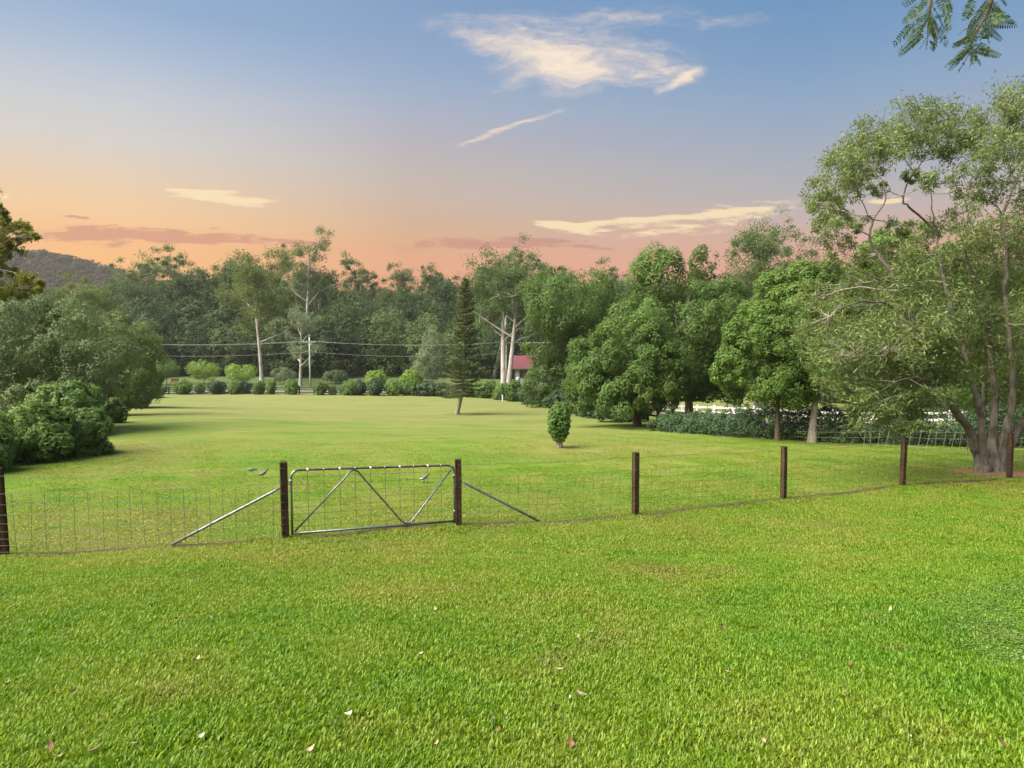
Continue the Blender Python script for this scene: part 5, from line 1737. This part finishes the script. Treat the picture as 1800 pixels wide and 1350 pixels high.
def build_small():
    b = base_at(306, 134)
    t = thing('bench', 'red brown timber bench on the far verge between two young trees', 'bench', b)
    MB().box((0, 0, .45), (1.5, .45, .06)).build('seat', M['red_paint'], t)
    for z in (.62, .78, .94): MB().box((0, .22, z), (1.5, .04, .13)).build('back_slat', M['red_paint'], t)
    for x in (-.65, .65):
        MB().box((x, -.15, .2), (.08, .08, .44)).build('leg', M['red_paint'], t); MB().box((x, .2, .48), (.08, .08, 1.0)).build('leg', M['red_paint'], t)
    for (px, d, h, lab) in [(703, 117, 1.7, 'thin white marker post on the verge between the two lime young trees'), (883, 80.5, 1.15, 'short white marker post at the lawn edge below the twin trunked gum')]:
        b = base_at(px, d)
        t = thing('marker_post', lab, 'post', b)
        MB().box((0, 0, h / 2 - .1), (.13, .13, h + .2)).build('stake', M['white_rail'], t)
        MB().box((0, -.07, h * .8), (.09, .01, .14)).build('reflector', M['galv'], t)
    d = 60; p = at(1332, 716, d); b = np.array([p[0], d, gm(p[0], d)])
    t = thing('utility_box', 'grey metal service cabinet on the green verge beyond the white fence', 'cabinet', b)
    MB().box((0, 0, .62), (.70, .4, 1.3)).build('body', M['galv'], t); MB().box((0, -.212, .66), (.58, .02, 1.1)).build('door', M['galv'], t); MB().box((0, 0, 1.30), (.78, .48, .06)).build('lid', M['galv'], t)
    # birds on the lawn
    for i, (px, py, yaw, lab) in enumerate([(462, 841, .25, 'small grey bird standing on the lawn just left of the gate post'), (745, 849, .35, 'small grey and white bird standing on the lawn seen through the gate')]):
        b = gp(px, py)
        t = thing('bird', lab, 'bird', b, 'birds on the lawn', yaw)
        s = 1.0
        body = [(-.14, 0, .075), (-.10, 0, .085), (-.06, 0, .10), (0, 0, .125), (.05, 0, .15), (.075, 0, .175), (.09, 0, .20), (.112, 0, .212), (.13, 0, .212), (.152, 0, .207)]
        rr = [.008, .013, .026, .044, .043, .030, .023, .027, .018, .002]
        MB().tube(np.array(body) * s, np.array(rr) * s, 10).build('body', M['bird'], t, True)
        for sx in (-1, 1):
            MB().tube(np.array([(0.0, sx * .016, .095), (.01, sx * .018, .05), (0, sx * .018, 0)]) * s, .0045 * s, 5).build('leg', M['galv_brown'], t)
            MB().tube(np.array([(-.12, sx * .02, .095), (-.05, sx * .038, .115), (.03, sx * .040, .135)]) * s, np.array([.004, .016, .018]) * s, 6).build('wing', M['bird'] if i == 0 else M['galv'], t, True)


build_small()

# ------------------------------------------------------------------ fallen leaves on the lawn
def build_fallen():
    rng = np.random.default_rng(12)
    def leaf_mesh(L, W, curl, mat):
        V, Fc = [], []
        n = 7
        for i in range(n):
            s = i / (n - 1)
            w = W * math.sin(math.pi * (0.04 + .92 * s)) ** .8 / 2
            z = curl * L * (s - .5) ** 2 * 1.6
            for j, c in enumerate((-1, 0, 1)):
                V.append(((s - .5) * L, c * w, z + abs(c) * w * .45))
        for i in range(n - 1):
            for j in range(2):
                a = i * 3 + j
                Fc.append((a, a + 3, a + 4, a + 1))
        return mesh_from('fallen_leaf', np.array(V), Fc, [mat], True)
    meshes = {}
    for k, mat in (('tan', 'dry_leaf'), ('brown', 'brown_leaf'), ('grey', 'grey_dry_leaf')):
        meshes[k] = [leaf_mesh(.085, .030, .5, M[mat]), leaf_mesh(.075, .034, 1.0, M[mat])]
    g = 'fallen leaves scattered on the near lawn'
    named = [(350, 1307, 'grey', 'silvery upturned leaf near the bottom edge left of centre'), (168, 1330, 'tan', 'curled thin tan leaf by the bottom edge below the silvery leaf'), (738, 1157, 'grey', 'pale green grey leaf with a brown tip on the brown dry patch'),
             (618, 1265, 'grey', 'folded silvery leaf in lush grass near the lower middle'), (1021, 1229, 'tan', 'peaked tan leaf standing in lush grass right of centre'), (984, 1184, 'tan', 'brown and tan leaf curled in the middle of the lush grass'),
             (1446, 1055, 'tan', 'flat pale tan leaf lying on the upper right lawn'), (1565, 1078, 'tan', 'pinkish tan leaf in the thick grass on the right'), (1492, 1177, 'brown', 'pointed red brown leaf beside the clover patch'), (1765, 1322, 'brown', 'round rust brown leaf in the lower right corner'),
             (167, 1174, 'tan', 'pale tan leaf lying on the left lawn among shorter grass'), (346, 1168, 'tan', 'brown backed leaf where the lush grass begins on the left'), (766, 1078, 'tan', 'narrow tan leaf above the bare patch'), (880, 1041, 'tan', 'faint tan leaf just below the gate'),
             (1006, 1321, 'brown', 'dark rust leaf half sunk by the bottom edge'), (1270, 1108, 'brown', 'small rust leaf on bright grass right of centre'), (90, 1325, 'brown', 'long rusty brown leaf sunk in the grass in the lower left corner'), (15, 1208, 'tan', 'tan leaf standing at the left edge of the lawn'),
             (25, 995, 'brown', 'curled rust leaf beside the leftmost fence post'), (545, 1330, 'tan', 'torn tan leaf at the bottom edge near the middle')]
    for px, py, c, lab in named:
        p = gp(px, py)
        o = obj('fallen_leaf', meshes[c][int(rng.integers(0, 2))], None, p + (0, 0, .030), (rng.normal() * .35, rng.normal() * .35, rng.random() * 6.28))
        s = rng.uniform(.55, .85); o.scale = (s, s, s)
        tag(o, lab, 'leaf', g)
    for i in range(34):
        px, py = rng.uniform(20, 1780), rng.uniform(1000, 1345)
        c = ['tan', 'brown', 'tan'][i % 3]
        p = gp(px, py)
        o = obj('fallen_leaf', meshes[c][i % 2], None, p + (0, 0, .028), (rng.normal() * .4, rng.normal() * .4, rng.random() * 6.28))
        s = rng.uniform(.3, .6); o.scale = (s, s, s)
        tag(o, 'tiny curled brown leaf scrap scattered in the lawn' if c == 'brown' else 'tiny pale tan leaf scrap scattered in the lawn', 'leaf', 'tiny leaf scraps in the lawn')


build_fallen()

# ------------------------------------------------------------------ overhanging branch, top right
def build_overhang():
    rng = np.random.default_rng(33)
    b = np.array([9.0, 5.2, 0]); b[2] = gm(b[0], b[1])
    t = thing('feathery_tree', 'tree outside the view whose feathery leaf sprays hang into the top right corner', 'tree', b)
    d = 6.0
    Q = lambda px, py, dy=0.0: at(px, py, d + dy) - b
    mb = MB()
    top = Q(1900, -420, .2)
    trunk = np.vstack([bez((0, 0, -.3), (top[0] * .35 + .1, .2, top[2] * .75), (.1, 0, 0), 7), [top]])
    mb.tube(trunk, np.linspace(.22, .06, 8), 9, False)
    A = spline([top, Q(1760, -260), Q(1670, -110), Q(1640, -20), Q(1634, 25), Q(1630, 55)], 4)
    B = spline([top, Q(1830, -260, .3), Q(1775, -100, .2), Q(1745, -10, .1), Q(1735, 25, .1), Q(1715, 55), Q(1706, 85)], 4)
    C = spline([top, Q(1980, -200, .5), Q(1960, -60, .5), Q(1900, 10, .4)], 4)
    for S in (A, B, C): mb.tube(S, np.linspace(.035, .004, len(S)), 6, False)
    obj('trunk', mb.mesh('trunk', M['bark_dark'], True), t)
    # a frond: rachis with paired leaflets, growing along +X, leaflets in the XY plane
    def frond(pairs, L, seed):
        r = np.random.default_rng(seed)
        m = MB()
        xs = np.linspace(0, 1, 9)
        cz = lambda s: -.16 * s * s * L
        m.tube([(s * L, 0, cz(s)) for s in xs], np.linspace(.0028, .001, 9), 4, False)
        for i in range(pairs):
            s = .16 + .82 * i / (pairs - 1)
            ll = L * .155 * math.sin(math.pi * (.22 + .70 * (i / pairs))) ** .6
            for sg in (-1, 1):
                o = np.array([s * L, 0, cz(s)])
                dirv = np.array([.42, sg * .9, -.15 + r.normal() * .16]); dirv /= np.linalg.norm(dirv)
                w = np.cross(dirv, (0, 0, 1)); w /= np.linalg.norm(w); w = w + np.array([0, 0, r.normal() * .35]); wd = ll * .17
                m.add([o, o + dirv * ll * .3 + w * wd, o + dirv * ll * .75 + w * wd * .8, o + dirv * ll, o + dirv * ll * .75 - w * wd * .8, o + dirv * ll * .3 - w * wd], [(0, 1, 2, 3, 4, 5)])
        return m.mesh('frond', M['frond_leaf'])
    ms = [frond(13, .36, 1), frond(16, .42, 2), frond(11, .28, 3)]
    def add(p0, p1, k=None):
        v = Vector(p1 - p0); L = v.length
        k = int(rng.integers(0, 3)) if k is None else k
        q = Vector((1, 0, 0)).rotation_difference(v.normalized())
        q = q @ Quaternion((1, 0, 0), rng.uniform(-1.3, 1.3))
        o = obj('frond', ms[k], t, p0); o.rotation_euler = q.to_euler()
        s = L / (.36, .42, .28)[k]; o.scale = (s, s, s)
    pairs = [((1612, 5), (1588, 42)), ((1608, 35), (1581, 74)), ((1606, 50), (1592, 92)), ((1656, -5), (1678, 54)), ((1650, 45), (1655, 78)), ((1632, 58), (1621, 90)), ((1640, 55), (1650, 80)), ((1640, 32), (1660, 24)), ((1660, -15), (1680, 14)), ((1600, -20), (1592, 8)), ((1630, 50), (1634, 86)), ((1640, 45), (1653, 76)),
             ((1712, -5), (1700, 26)), ((1718, 22), (1697, 62)), ((1752, 20), (1796, 40)), ((1742, 30), (1728, 72)), ((1722, 72), (1748, 38)), ((1710, 68), (1680, 78)), ((1700, 84), (1671, 119)), ((1704, 92), (1689, 130)), ((1712, 95), (1726, 112)), ((1718, 76), (1734, 90)), ((1712, 88), (1711, 120)), ((1745, 0), (1762, 22)), ((1755, -8), (1772, 8)), ((1712, 68), (1726, 62)), ((1742, 22), (1758, 30))]
    for a, c in pairs: add(Q(a[0], a[1], rng.uniform(-.1, .1)), Q(c[0], c[1], rng.uniform(-.25, .25)))
    for S, n in ((A, 26), (B, 34), (C, 18)):
        for _ in range(n):
            i = int(rng.integers(len(S) // 2, len(S))); p = S[i]
            v = unit(1, rng)[0]; v[2] = -abs(v[2]) * .8 - .15
            add(p, p + v * rng.uniform(.12, .30))


build_overhang()
def build_haze():
    m = bpy.data.materials.new('evening_haze'); m.use_nodes = True
    t = NT(m.node_tree); t.n.clear()
    out = t.new('ShaderNodeOutputMaterial'); v = t.new('ShaderNodeVolumePrincipled')
    v.inputs['Color'].default_value = (.66, .65, .66, 1)
    v.inputs['Density'].default_value = HAZE
    v.inputs['Anisotropy'].default_value = 0.2
    t.l.new(v.outputs[0], out.inputs['Volume'])
    o = MB().box((0, 440, 44), (2400, 1000, 112)).build('haze', m)
    tag(o, 'thin pale evening haze over the paddock and the forest', kind='stuff')


if HAZE > 0: build_haze()
print('objects', len(bpy.data.objects), 'tris', sum(len(m.polygons) * 2 for m in bpy.data.meshes))
